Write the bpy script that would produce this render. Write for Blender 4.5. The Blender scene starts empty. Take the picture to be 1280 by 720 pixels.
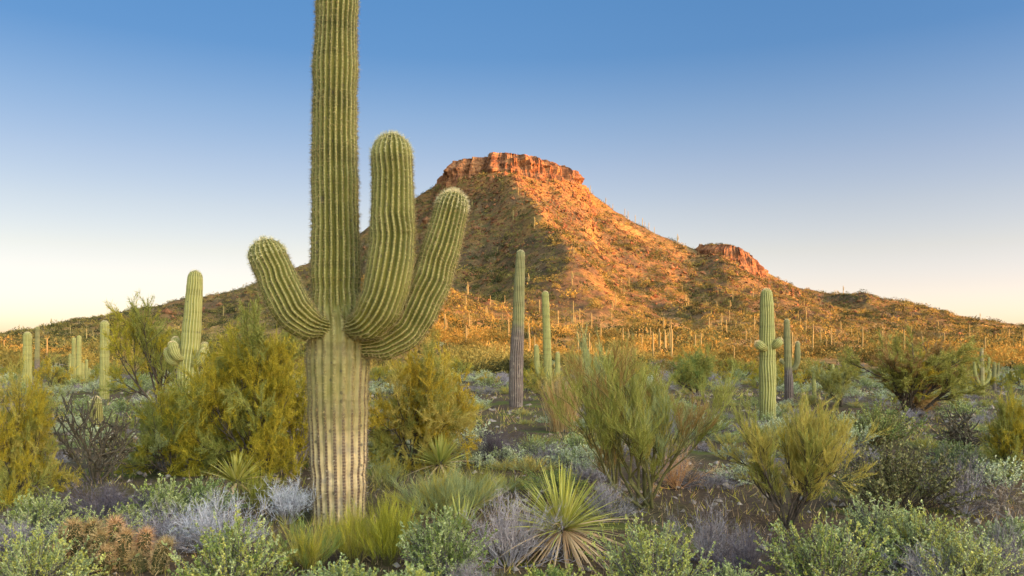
import bpy, math, random
import numpy as np
from mathutils import Vector

# ------------------------------------------------------------------ camera, sky, sun, exposure
scene = bpy.context.scene
COL = scene.collection
F = 1000.0          # focal length in pixels of the 1280 x 720 photograph
HOR = 430.0         # its horizon row
CAMH = 1.5

cam_data = bpy.data.cameras.new("camera")
cam = bpy.data.objects.new("camera", cam_data)
COL.objects.link(cam)
cam.location = (0, 0, CAMH)
cam.rotation_euler = (math.radians(90), 0, 0)
cam_data.sensor_width = 36.0
cam_data.lens = 36.0 * F / 1280.0
cam_data.shift_y = (HOR - 360.0) / 1280.0
cam_data.clip_start = 0.1
cam_data.clip_end = 20000
scene.camera = cam

SUN_AZ = 76.0       # degrees to the right of the direction that points back at the camera
SUN_EL = 7.5
a, e = math.radians(SUN_AZ), math.radians(SUN_EL)
SUN = Vector((math.sin(a) * math.cos(e), -math.cos(a) * math.cos(e), math.sin(e)))   # towards the sun

world = bpy.data.worlds.new("World")
scene.world = world
world.use_nodes = True
nt = world.node_tree
bg = nt.nodes["Background"]
sky = nt.nodes.new("ShaderNodeTexSky")
sky.sky_type = 'NISHITA'
sky.sun_disc = False
sky.sun_elevation = e
sky.sun_rotation = math.atan2(SUN.x, SUN.y)
sky.altitude = 600
sky.air_density = 1.0
sky.dust_density = 1.0
sky.ozone_density = 1.5
# a glow added to the sky behind the camera brightens the foreground; front sky is tinted
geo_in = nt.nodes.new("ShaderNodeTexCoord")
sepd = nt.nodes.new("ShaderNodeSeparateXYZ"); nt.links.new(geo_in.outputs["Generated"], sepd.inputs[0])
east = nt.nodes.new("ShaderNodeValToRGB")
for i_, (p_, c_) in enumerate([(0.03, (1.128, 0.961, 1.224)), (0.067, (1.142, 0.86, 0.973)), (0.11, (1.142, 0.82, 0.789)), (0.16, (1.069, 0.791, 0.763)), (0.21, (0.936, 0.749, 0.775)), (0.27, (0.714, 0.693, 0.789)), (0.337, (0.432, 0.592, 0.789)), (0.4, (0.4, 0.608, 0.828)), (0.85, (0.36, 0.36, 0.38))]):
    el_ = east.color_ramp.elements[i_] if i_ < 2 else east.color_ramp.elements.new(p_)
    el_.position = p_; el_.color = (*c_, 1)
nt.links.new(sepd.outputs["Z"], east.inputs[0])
glow_dot = nt.nodes.new("ShaderNodeVectorMath"); glow_dot.operation = 'DOT_PRODUCT'
glow_dot.inputs[1].default_value = Vector((0.42, -0.78, 0.50)).normalized()
nt.links.new(geo_in.outputs["Generated"], glow_dot.inputs[0])
back_glow = nt.nodes.new("ShaderNodeMapRange"); back_glow.interpolation_type = 'SMOOTHSTEP'
back_glow.inputs["From Min"].default_value = 0.25; back_glow.inputs["From Max"].default_value = 0.98
nt.links.new(glow_dot.outputs["Value"], back_glow.inputs["Value"])
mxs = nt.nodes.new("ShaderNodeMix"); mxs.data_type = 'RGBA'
nt.links.new(back_glow.outputs[0], mxs.inputs[0]); nt.links.new(east.outputs[0], mxs.inputs[6]); mxs.inputs[7].default_value = (9.6, 7.2, 5.0, 1)
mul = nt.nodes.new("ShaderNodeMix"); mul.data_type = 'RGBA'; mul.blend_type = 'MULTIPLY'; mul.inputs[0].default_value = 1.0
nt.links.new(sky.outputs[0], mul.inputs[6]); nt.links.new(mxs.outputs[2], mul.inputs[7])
side = nt.nodes.new("ShaderNodeValToRGB")       # dims both ends of the eastern sky: evens its bright north end, imitates lens vignetting
side.color_ramp.elements[0].position = 0.24; side.color_ramp.elements[0].color = (0.60, 0.62, 0.64, 1)
side.color_ramp.elements[1].position = 0.50; side.color_ramp.elements[1].color = (1.0, 1.0, 1.0, 1)
el_ = side.color_ramp.elements.new(0.76); el_.color = (0.66, 0.68, 0.72, 1)
side.color_ramp.interpolation = 'B_SPLINE'
shx = nt.nodes.new("ShaderNodeMath"); shx.operation = 'MULTIPLY_ADD'; shx.inputs[1].default_value = 0.5; shx.inputs[2].default_value = 0.5
nt.links.new(sepd.outputs["X"], shx.inputs[0]); nt.links.new(shx.outputs[0], side.inputs[0])
mu2 = nt.nodes.new("ShaderNodeMix"); mu2.data_type = 'RGBA'; mu2.blend_type = 'MULTIPLY'; mu2.inputs[0].default_value = 1.0
nt.links.new(east.outputs[0], mu2.inputs[6]); nt.links.new(side.outputs[0], mu2.inputs[7]); nt.links.new(mu2.outputs[2], mxs.inputs[6])
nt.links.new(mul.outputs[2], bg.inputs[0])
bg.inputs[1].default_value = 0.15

sl = bpy.data.lights.new("sun", 'SUN')
sun = bpy.data.objects.new("sun", sl)
COL.objects.link(sun)
sl.energy = 5.0
sl.angle = math.radians(0.5)
sl.color = (1.0, 0.275, 0.015)
sun.rotation_euler = SUN.to_track_quat('Z', 'Y').to_euler()
sun.location = (60, -20, 60)

scene.view_settings.view_transform = 'Standard'
scene.view_settings.look = 'None'
scene.view_settings.exposure = 1.44
scene.view_settings.gamma = 1.0
scene.view_settings.use_curve_mapping = False
scene.render.engine = 'CYCLES'
scene.cycles.max_bounces = 6
scene.cycles.diffuse_bounces = 3
scene.cycles.transmission_bounces = 3

# ------------------------------------------------------------------ noise and terrain
_rs = np.random.RandomState(7)
_LAT = _rs.rand(256, 256)

def vnoise(x, y):
    xi, yi = np.floor(x).astype(int), np.floor(y).astype(int)
    fx, fy = x - xi, y - yi
    fx, fy = fx * fx * (3 - 2 * fx), fy * fy * (3 - 2 * fy)
    g = lambda i, j: _LAT[i % 256, j % 256]
    return ((g(xi, yi) * (1 - fx) + g(xi + 1, yi) * fx) * (1 - fy) + (g(xi, yi + 1) * (1 - fx) + g(xi + 1, yi + 1) * fx) * fy) * 2 - 1

def fbm(x, y, n=4, gain=0.5):
    s, amp = 0.0, 1.0
    for k in range(n):
        s = s + amp * vnoise(x * 2 ** k + 17.3 * k, y * 2 ** k + 5.1 * k)
        amp *= gain
    return s

def sstep(a, b, x):
    t = np.clip((x - a) / (b - a), 0, 1)
    return t * t * (3 - 2 * t)

def base_h(x, y):
    z = -0.02 * np.clip(y, 0, 74)
    near = sstep(1200, 200, np.hypot(x, y))
    return z + 0.10 * fbm(x * 0.13, y * 0.13, 3) * sstep(3, 9, np.hypot(x, y)) * near

# skyline of the hill: (photo column, photo row), read at a distance of 400 m
SKY = [(-560, 434), (-250, 428), (-100, 424), (0, 420), (60, 409), (120, 397), (190, 382), (250, 371), (300, 361), (340, 347), (385, 328), (430, 303), (465, 282), (500, 258),
       (525, 244), (545, 236), (735, 236), (748, 246), (765, 259), (800, 279), (830, 294), (850, 304), (868, 311), (890, 313), (915, 318), (955, 337), (975, 346),
       (1000, 356), (1030, 364), (1060, 370), (1130, 377), (1200, 393), (1240, 401), (1280, 405), (1400, 414), (1560, 424), (1900, 434)]
_sx = np.array([(p - 640) / F * 400 for p, r in SKY])
_sz = np.array([CAMH + (HOR - r) / F * 400 for p, r in SKY])
BC = (0.0, 400.0)   # middle of the mesa

def hill_rel(x, y):
    """height of the hill above the plain (negative outside it)"""
    x = np.asarray(x, float); y = np.asarray(y, float)
    yy = np.clip(y, 60, None)
    xp = np.where(yy < 400, x * (400 / yy) ** 0.62, x)
    rl = np.interp(xp, _sx, _sz)
    yr = 400 - np.sqrt(np.clip(39.0 ** 2 - xp ** 2, 0, None)) * 0.95
    t = np.clip((yy - 76) / (yr - 76), 0, 1)
    g = 0.08 * t + 0.92 * t ** 2.6
    back = np.clip(yy - (800 - yr), 0, None)
    h = (rl + 1.5) * g - back * 0.45
    # gullies and spurs
    w = np.clip(h / 30, 0, 1)
    gul = fbm(xp * 0.030 + 3.7, yy * 0.008, 4) * 4.2 * w + fbm(x * 0.085, yy * 0.045, 3) * 1.9 * np.clip(h / 10, 0, 1)
    fade = sstep(0, 30, np.abs(yr - yy) + 6 * (np.abs(xp) > 39))
    h = h + gul * (0.25 + 0.75 * fade)
    # the spur that divides the lit slope from the shaded one
    cx = np.interp(yy, [180, 230, 290, 362], [22, 20, 12, -6])
    h = h + 11.0 * np.exp(-((x - cx) / 12.0) ** 2) * sstep(175, 260, yy) * sstep(372, 330, yy)
    h = h - 8.0 * np.exp(-((x - cx + 34) / 17.0) ** 2) * sstep(200, 260, yy) * sstep(372, 340, yy)
    # added long spur, mostly hidden by the great saguaro, that shades the left flank
    h = h + 10.0 * np.exp(-((x + 0.155 * yy) / 14.0) ** 2) * sstep(112, 190, yy) * sstep(340, 280, yy)
    h = h + 6.0 * np.exp(-((x + 0.165 * yy) / (0.055 * yy + 2)) ** 2) * sstep(82, 104, yy) * sstep(200, 150, yy)  # added lower hump carries that shadow on over the hill's left foot
    return h

def T(x, y):
    b = base_h(x, y)
    return np.maximum(b, b + hill_rel(x, y) - 0.2)

def PX(px, Y):
    return (px - 640.0) / F * Y

def yground(py, px=640.0):
    """distance at which the ground shows on photo row py"""
    lo, hi = 2.0, 78.0
    for _ in range(40):
        m = 0.5 * (lo + hi)
        r = HOR + F * (CAMH - float(T(PX(px, m), m))) / m
        if r > py: lo = m
        else: hi = m
    return 0.5 * (lo + hi)

# ------------------------------------------------------------------ materials
def new_mat(name):
    m = bpy.data.materials.new(name)
    m.use_nodes = True
    t = m.node_tree
    return m, t, t.nodes["Principled BSDF"]

def N(t, kind, **kw):
    n = t.nodes.new(kind)
    for k, v in kw.items():
        setattr(n, k, v)
    return n

def ramp(t, fac, stops):
    r = N(t, "ShaderNodeValToRGB")
    el = r.color_ramp.elements
    while len(el) > 1: el.remove(el[-1])
    el[0].position = stops[0][0]; el[0].color = (*stops[0][1], 1)
    for p, c in stops[1:]:
        k = el.new(p); k.color = (*c, 1)
    t.links.new(fac, r.inputs[0])
    return r.outputs[0]

def noise(t, scale, detail=4, rough=0.55, obj=True, vec=None):
    n = N(t, "ShaderNodeTexNoise")
    n.inputs["Scale"].default_value = scale
    n.inputs["Detail"].default_value = detail
    n.inputs["Roughness"].default_value = rough
    if vec is None:
        tc = N(t, "ShaderNodeTexCoord")
        vec = tc.outputs["Object"]
    t.links.new(vec, n.inputs["Vector"])
    return n.outputs["Fac"]

def mixc(t, fac, A, B, mode='MIX'):
    m = N(t, "ShaderNodeMix", data_type='RGBA', blend_type=mode)
    for s, v in ((0, fac), (6, A), (7, B)):
        if isinstance(v, (int, float)): m.inputs[s].default_value = v
        elif isinstance(v, tuple): m.inputs[s].default_value = (*v, 1)
        else: t.links.new(v, m.inputs[s])
    return m.outputs[2]

def mth(t, op, A, B=None, C=None):
    m = N(t, "ShaderNodeMath", operation=op)
    for i, v in enumerate((A, B, C)):
        if v is None: continue
        if isinstance(v, (int, float)): m.inputs[i].default_value = v
        else: t.links.new(v, m.inputs[i])
    return m.outputs[0]

def attr(t, name):
    n = N(t, "ShaderNodeAttribute", attribute_name=name)
    return n.outputs["Fac"]

def leaf_mat(name, cols, trans=0.25, rough=0.6, vary=0.35):
    """leaves and twigs: each leaf takes its own tone, each plant its own brightness"""
    m, t, b = new_mat(name)
    g = N(t, "ShaderNodeNewGeometry")
    k = len(cols)
    c = ramp(t, g.outputs["Random Per Island"], [(i / max(k - 1, 1), cc) for i, cc in enumerate(cols)])
    oi = N(t, "ShaderNodeObjectInfo")
    v = mth(t, 'MULTIPLY_ADD', oi.outputs["Random"], vary, 1 - vary / 2)
    hs = N(t, "ShaderNodeHueSaturation")
    t.links.new(v, hs.inputs["Value"])
    t.links.new(mth(t, 'MULTIPLY_ADD', oi.outputs["Random"], -0.03, 0.515), hs.inputs["Hue"])
    t.links.new(c, hs.inputs["Color"])
    t.links.new(hs.outputs[0], b.inputs["Base Color"])
    b.inputs["Roughness"].default_value = rough
    b.inputs["Specular IOR Level"].default_value = 0.25
    if trans:
        tr = N(t, "ShaderNodeBsdfTranslucent")
        t.links.new(hs.outputs[0], tr.inputs["Color"])
        mx = N(t, "ShaderNodeMixShader")
        mx.inputs[0].default_value = trans
        t.links.new(b.outputs[0], mx.inputs[1]); t.links.new(tr.outputs[0], mx.inputs[2])
        t.links.new(mx.outputs[0], t.nodes["Material Output"].inputs["Surface"])
    return m

def plain_mat(name, c1, c2, scale=12.0, rough=0.85, bump=0.0):
    m, t, b = new_mat(name)
    f = noise(t, scale)
    t.links.new(ramp(t, f, [(0.3, c1), (0.7, c2)]), b.inputs["Base Color"])
    b.inputs["Roughness"].default_value = rough
    b.inputs["Specular IOR Level"].default_value = 0.2
    if bump:
        bp = N(t, "ShaderNodeBump"); bp.inputs["Strength"].default_value = bump; bp.inputs["Distance"].default_value = 0.02
        t.links.new(noise(t, scale * 4), bp.inputs["Height"]); t.links.new(bp.outputs[0], b.inputs["Normal"])
    return m

def saguaro_mat(name, up1, up2, low1, low2, rib_c, spine_low):
    m, t, b = new_mat(name)
    crest, along, low = attr(t, "crest"), attr(t, "along"), attr(t, "low")
    nz = noise(t, 3.0, 6)
    up = ramp(t, nz, [(0.3, up1), (0.7, up2)])
    lo = ramp(t, noise(t, 9.0, 5), [(0.3, low1), (0.7, low2)])
    lowf = mth(t, 'ADD', low, mth(t, 'MULTIPLY', mth(t, 'SUBTRACT', noise(t, 2.2, 5), 0.5), mth(t, 'MULTIPLY', mth(t, 'MULTIPLY', low, mth(t, 'SUBTRACT', 1.0, low)), 5.0)))
    lowf = mth(t, 'MINIMUM', mth(t, 'MAXIMUM', lowf, 0.0), 1.0)
    c = mixc(t, lowf, up, lo)
    # faint growth bands across the stem
    nb = N(t, "ShaderNodeTexNoise", noise_dimensions='1D'); nb.inputs["Scale"].default_value = 4.0; nb.inputs["Detail"].default_value = 3
    t.links.new(along, nb.inputs["W"])
    c = mixc(t, mth(t, 'MULTIPLY', ramp_f(t, nb.outputs["Fac"], 0.50, 0.62), 0.55), c, mixc(t, 1.0, c, (0.62, 0.58, 0.5), 'MULTIPLY'))
    # dark scars
    vo = N(t, "ShaderNodeTexVoronoi"); vo.inputs["Scale"].default_value = 13.0
    tc = N(t, "ShaderNodeTexCoord"); t.links.new(tc.outputs["Object"], vo.inputs["Vector"])
    sp = N(t, "ShaderNodeSeparateColor"); t.links.new(vo.outputs["Color"], sp.inputs[0])
    dot = mth(t, 'MULTIPLY', mth(t, 'LESS_THAN', vo.outputs["Distance"], mth(t, 'MULTIPLY_ADD', sp.outputs[1], 0.16, 0.08)), mth(t, 'GREATER_THAN', sp.outputs[0], 0.64))
    c = mixc(t, mth(t, 'MULTIPLY', dot, 0.75), c, (0.05, 0.04, 0.025))
    vo2 = N(t, 'ShaderNodeTexVoronoi'); vo2.inputs['Scale'].default_value = 3.1; t.links.new(tc.outputs['Object'], vo2.inputs['Vector'])
    sp2 = N(t, 'ShaderNodeSeparateColor'); t.links.new(vo2.outputs['Color'], sp2.inputs[0])
    hole = mth(t, 'MULTIPLY', mth(t, 'LESS_THAN', mth(t, 'ADD', vo2.outputs['Distance'], mth(t, 'MULTIPLY', noise(t, 25.0, 3), 0.12)), 0.17), mth(t, 'GREATER_THAN', sp2.outputs[0], 0.62))
    c = mixc(t, mth(t, 'MULTIPLY', hole, 0.7), c, (0.06, 0.045, 0.03))
    cork = mth(t, 'MULTIPLY', ramp_f(t, noise(t, 5.0, 6, 0.7), 0.52, 0.62), mth(t, 'MULTIPLY', low, 0.75))
    c = mixc(t, cork, c, (0.20, 0.165, 0.13))
    # felted line along each rib with areoles
    line = ramp_f(t, mth(t, 'ADD', crest, mth(t, 'MULTIPLY', low, 0.07)), 0.80, 0.95)
    wob = mth(t, 'SINE', mth(t, 'MULTIPLY', along, 2 * math.pi / 0.028))
    aro = mth(t, 'ADD', mth(t, 'MULTIPLY_ADD', wob, 0.20, 0.60), mth(t, 'MULTIPLY', low, 0.25))
    rc = mixc(t, ramp_f(t, lowf, 0.08, 0.35), rib_c, spine_low)
    c = mixc(t, mth(t, 'MULTIPLY', line, aro), c, rc)
    t.links.new(c, b.inputs["Base Color"])
    b.inputs["Roughness"].default_value = 0.6
    b.inputs["Specular IOR Level"].default_value = 0.25
    bp = N(t, "ShaderNodeBump"); bp.inputs["Strength"].default_value = 0.35; bp.inputs["Distance"].default_value = 0.01
    t.links.new(noise(t, 40.0, 5), bp.inputs["Height"]); t.links.new(bp.outputs[0], b.inputs["Normal"])
    return m

def ramp_f(t, fac, lo, hi):
    m = N(t, "ShaderNodeMapRange", interpolation_type='SMOOTHSTEP')
    m.inputs["From Min"].default_value = lo; m.inputs["From Max"].default_value = hi
    t.links.new(fac, m.inputs["Value"])
    return m.outputs[0]

M = {}
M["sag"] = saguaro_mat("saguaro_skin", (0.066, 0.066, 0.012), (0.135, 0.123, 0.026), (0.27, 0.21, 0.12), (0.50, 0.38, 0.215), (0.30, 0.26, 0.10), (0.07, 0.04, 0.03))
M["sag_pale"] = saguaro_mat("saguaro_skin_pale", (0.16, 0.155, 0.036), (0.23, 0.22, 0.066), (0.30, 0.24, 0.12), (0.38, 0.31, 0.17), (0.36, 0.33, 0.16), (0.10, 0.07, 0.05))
M["sag_bark"] = saguaro_mat("saguaro_skin_barked", (0.095, 0.095, 0.035), (0.15, 0.14, 0.055), (0.045, 0.032, 0.028), (0.11, 0.08, 0.07), (0.30, 0.26, 0.13), (0.16, 0.12, 0.11))
M["sag_far"] = plain_mat("saguaro_skin_far", (0.19, 0.15, 0.06), (0.29, 0.22, 0.09), 2.0)
M["spine"] = leaf_mat("spine", [(0.24, 0.16, 0.065), (0.42, 0.33, 0.16), (0.13, 0.08, 0.04)], 0.2)
M["spine_dark"] = leaf_mat("spine_dark", [(0.08, 0.05, 0.035), (0.20, 0.14, 0.10), (0.06, 0.04, 0.03), (0.50, 0.43, 0.33)], 0.1)
M["spine_tip"] = leaf_mat("spine_tip", [(0.62, 0.52, 0.30), (0.75, 0.66, 0.42)], 0.4)
M["spine_brown"] = leaf_mat("spine_brown", [(0.24, 0.13, 0.05), (0.46, 0.29, 0.13), (0.66, 0.48, 0.27)], 0.3)
M["sage"] = leaf_mat("brittlebush_leaf", [(0.15, 0.19, 0.065), (0.30, 0.35, 0.14), (0.44, 0.47, 0.23), (0.22, 0.27, 0.10)], 0.22)
M["silver"] = leaf_mat("silvery_sage_leaf", [(0.24, 0.28, 0.15), (0.40, 0.44, 0.28), (0.52, 0.55, 0.38)], 0.2)
M["sage_y"] = leaf_mat("brittlebush_leaf_yellow", [(0.24, 0.25, 0.045), (0.40, 0.40, 0.085), (0.52, 0.51, 0.17), (0.28, 0.31, 0.08)], 0.25)
M["green"] = leaf_mat("bush_leaf_green", [(0.09, 0.13, 0.03), (0.18, 0.23, 0.055), (0.27, 0.32, 0.10)], 0.25)
M["mustard"] = leaf_mat("paloverde_twig_mustard", [(0.22, 0.175, 0.014), (0.40, 0.31, 0.024), (0.54, 0.42, 0.045), (0.17, 0.165, 0.022)], 0.35)
M["olive"] = leaf_mat("paloverde_twig_olive", [(0.14, 0.155, 0.025), (0.25, 0.255, 0.05), (0.36, 0.35, 0.09), (0.20, 0.16, 0.035)], 0.3)
M["gold"] = leaf_mat("paloverde_twig_gold", [(0.34, 0.28, 0.05), (0.54, 0.46, 0.11), (0.27, 0.26, 0.06), (0.42, 0.29, 0.06)], 0.35)
M["broom"] = leaf_mat("broom_twig", [(0.12, 0.12, 0.015), (0.30, 0.27, 0.02), (0.48, 0.42, 0.035), (0.20, 0.21, 0.03), (0.66, 0.58, 0.12)], 0.35)
M["bluegreen"] = leaf_mat("bluegreen_blade", [(0.16, 0.19, 0.08), (0.29, 0.32, 0.15), (0.40, 0.38, 0.12)], 0.25)
M["grey"] = leaf_mat("dead_twig_grey", [(0.13, 0.11, 0.13), (0.24, 0.21, 0.23), (0.34, 0.31, 0.33)], 0.05)
M["purple"] = leaf_mat("dead_twig_purple", [(0.05, 0.04, 0.058), (0.10, 0.082, 0.105), (0.16, 0.135, 0.155)], 0.05)
M["pale"] = leaf_mat("dead_twig_pale", [(0.34, 0.34, 0.40), (0.52, 0.52, 0.57), (0.28, 0.27, 0.31)], 0.1)
M["straw"] = leaf_mat("straw_blade", [(0.42, 0.27, 0.12), (0.60, 0.42, 0.21), (0.34, 0.20, 0.09)], 0.3)
M["rust"] = leaf_mat("dead_twig_rust", [(0.30, 0.14, 0.045), (0.44, 0.24, 0.09), (0.22, 0.10, 0.035)], 0.2)
M["brown"] = leaf_mat("mesquite_twig_brown", [(0.20, 0.12, 0.035), (0.30, 0.19, 0.06), (0.15, 0.11, 0.03)], 0.2)
M["jojoba"] = leaf_mat("dark_shrub_leaf", [(0.06, 0.06, 0.02), (0.13, 0.125, 0.045), (0.22, 0.20, 0.085), (0.30, 0.26, 0.12)], 0.15)
M["yucca"] = leaf_mat("yucca_leaf", [(0.22, 0.21, 0.035), (0.40, 0.36, 0.07), (0.64, 0.56, 0.19)], 0.2, 0.45)
M["yucca_y"] = leaf_mat("yucca_leaf_yellow", [(0.26, 0.27, 0.05), (0.40, 0.38, 0.10), (0.20, 0.24, 0.05)], 0.2, 0.45)
M["yucca_dead"] = leaf_mat("yucca_leaf_dead", [(0.36, 0.24, 0.12), (0.52, 0.38, 0.22), (0.26, 0.16, 0.08)], 0.1)
M["bark"] = plain_mat("bark_dark", (0.035, 0.026, 0.02), (0.10, 0.075, 0.06), 20, 0.9, 0.4)
M["bark_green"] = plain_mat("bark_olive", (0.07, 0.06, 0.02), (0.16, 0.14, 0.055), 14, 0.8, 0.3)
M["bark_grey"] = plain_mat("bark_grey", (0.16, 0.13, 0.11), (0.32, 0.27, 0.24), 18, 0.9, 0.4)
M["cholla"] = plain_mat("cholla_skin", (0.035, 0.030, 0.022), (0.085, 0.07, 0.05), 30, 0.8, 0.4)
M["hedgehog"] = plain_mat("hedgehog_skin", (0.03, 0.035, 0.012), (0.06, 0.05, 0.02), 20)

def ground_mat():
    m, t, b = new_mat("desert_soil")
    tc = N(t, "ShaderNodeTexCoord"); v = tc.outputs["Object"]
    c = ramp(t, noise(t, 0.35, 6, 0.6, vec=v), [(0.30, (0.07, 0.05, 0.035)), (0.5, (0.12, 0.085, 0.056)), (0.62, (0.10, 0.095, 0.035)), (0.75, (0.21, 0.155, 0.10))])
    c2 = ramp(t, noise(t, 22, 5, 0.7, vec=v), [(0.35, (0.45, 0.42, 0.40)), (0.65, (1.25, 1.2, 1.15))])
    c = mixc(t, 1.0, c, c2, 'MULTIPLY')
    g = ramp_f(t, noise(t, 0.8, 4, 0.6, vec=v), 0.54, 0.62)
    c = mixc(t, mth(t, 'MULTIPLY', g, 0.65), c, (0.10, 0.125, 0.02))
    t.links.new(c, b.inputs["Base Color"]); b.inputs["Roughness"].default_value = 0.95; b.inputs["Specular IOR Level"].default_value = 0.1
    bp = N(t, "ShaderNodeBump"); bp.inputs["Strength"].default_value = 0.8; bp.inputs["Distance"].default_value = 0.05
    t.links.new(noise(t, 14, 8, 0.7, vec=v), bp.inputs["Height"]); t.links.new(bp.outputs[0], b.inputs["Normal"])
    return m

def hill_mat():
    m, t, b = new_mat("hill_soil_and_rock")
    tc = N(t, "ShaderNodeTexCoord"); v = tc.outputs["Object"]
    c = ramp(t, noise(t, 0.045, 8, 0.65, vec=v), [(0.28, (0.05, 0.036, 0.024)), (0.45, (0.13, 0.082, 0.046)), (0.58, (0.24, 0.135, 0.052)), (0.75, (0.38, 0.22, 0.075))])
    c2 = ramp(t, noise(t, 0.8, 8, 0.78, vec=v), [(0.34, (0.30, 0.28, 0.28)), (0.50, (0.9, 0.9, 0.9)), (0.66, (1.35, 1.28, 1.2))])
    c = mixc(t, 1.0, c, c2, 'MULTIPLY')
    sz = N(t, 'ShaderNodeSeparateXYZ'); t.links.new(v, sz.inputs[0])
    hi = ramp_f(t, mth(t, 'MULTIPLY_ADD', noise(t, 0.12, 5, 0.7, vec=v), 36.0, sz.outputs[2]), 76.0, 92.0)
    c = mixc(t, mth(t, 'MULTIPLY', hi, 0.8), c, mixc(t, 1.0, (0.27, 0.13, 0.045), c2, 'MULTIPLY'))
    lo_ = ramp_f(t, mth(t, 'MULTIPLY_ADD', noise(t, 0.06, 5, 0.7, vec=v), 16.0, sz.outputs[2]), 20.0, 11.0)
    c = mixc(t, mth(t, 'MULTIPLY', lo_, 0.75), c, mixc(t, 1.0, (0.40, 0.26, 0.105), c2, 'MULTIPLY'))
    g = ramp_f(t, noise(t, 0.22, 6, 0.7, vec=v), 0.50, 0.60)
    c = mixc(t, mth(t, 'MULTIPLY', g, 0.6), c, (0.085, 0.085, 0.03))
    t.links.new(c, b.inputs["Base Color"]); b.inputs["Roughness"].default_value = 0.95; b.inputs["Specular IOR Level"].default_value = 0.1
    bp = N(t, "ShaderNodeBump"); bp.inputs["Strength"].default_value = 0.9; bp.inputs["Distance"].default_value = 1.2
    t.links.new(noise(t, 0.45, 8, 0.7, vec=v), bp.inputs["Height"]); t.links.new(bp.outputs[0], b.inputs["Normal"])
    return m

def cliff_mat():
    m, t, b = new_mat("cliff_rock")
    tc = N(t, "ShaderNodeTexCoord")
    mp = N(t, "ShaderNodeMapping"); mp.inputs["Scale"].default_value = (1, 1, 0.28)
    t.links.new(tc.outputs["Object"], mp.inputs["Vector"]); v = mp.outputs[0]
    c = ramp(t, noise(t, 0.35, 8, 0.65, vec=v), [(0.28, (0.045, 0.020, 0.013)), (0.45, (0.14, 0.062, 0.033)), (0.6, (0.24, 0.115, 0.055)), (0.75, (0.36, 0.19, 0.085))])
    mp2 = N(t, "ShaderNodeMapping"); mp2.inputs["Scale"].default_value = (0.2, 0.2, 1.2)
    t.links.new(tc.outputs["Object"], mp2.inputs["Vector"])
    c = mixc(t, 1.0, c, ramp(t, noise(t, 0.8, 5, 0.6, vec=mp2.outputs[0]), [(0.35, (0.65, 0.6, 0.58)), (0.6, (1.1, 1.08, 1.05))]), 'MULTIPLY')
    t.links.new(c, b.inputs["Base Color"]); b.inputs["Roughness"].default_value = 0.9; b.inputs["Specular IOR Level"].default_value = 0.15
    bp = N(t, "ShaderNodeBump"); bp.inputs["Strength"].default_value = 0.9; bp.inputs["Distance"].default_value = 0.9
    t.links.new(noise(t, 0.9, 8, 0.7, vec=v), bp.inputs["Height"]); t.links.new(bp.outputs[0], b.inputs["Normal"])
    return m

def scrub_mat(name, use_attr):
    m, t, b = new_mat(name)
    if use_attr: f = attr(t, "tone")
    else: f = N(t, "ShaderNodeObjectInfo").outputs["Random"]
    c = ramp(t, f, [(0.0, (0.05, 0.048, 0.018)), (0.22, (0.16, 0.13, 0.035)), (0.6, (0.32, 0.22, 0.05)), (1.0, (0.42, 0.29, 0.08))] if not use_attr else [(0.0, (0.022, 0.027, 0.011)), (0.30, (0.055, 0.060, 0.022)), (0.5, (0.12, 0.115, 0.038)), (0.72, (0.24, 0.19, 0.055)), (0.86, (0.33, 0.23, 0.06)), (0.93, (0.13, 0.10, 0.075)), (1.0, (0.32, 0.26, 0.14))])
    t.links.new(c, b.inputs["Base Color"]); b.inputs["Roughness"].default_value = 0.8; b.inputs["Specular IOR Level"].default_value = 0.1
    tr = N(t, "ShaderNodeBsdfTranslucent"); t.links.new(c, tr.inputs["Color"])
    mx = N(t, "ShaderNodeMixShader"); mx.inputs[0].default_value = 0.25
    t.links.new(b.outputs[0], mx.inputs[1]); t.links.new(tr.outputs[0], mx.inputs[2])
    t.links.new(mx.outputs[0], t.nodes["Material Output"].inputs["Surface"])
    return m

M["ground"], M["hill"], M["cliff"] = ground_mat(), hill_mat(), cliff_mat()
M["scrub"], M["scrub_one"] = scrub_mat("scrub_mass", True), scrub_mat("scrub_single", False)
M["stone"] = plain_mat("stone", (0.13, 0.10, 0.085), (0.30, 0.25, 0.21), 9, 0.9, 0.5)

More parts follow.
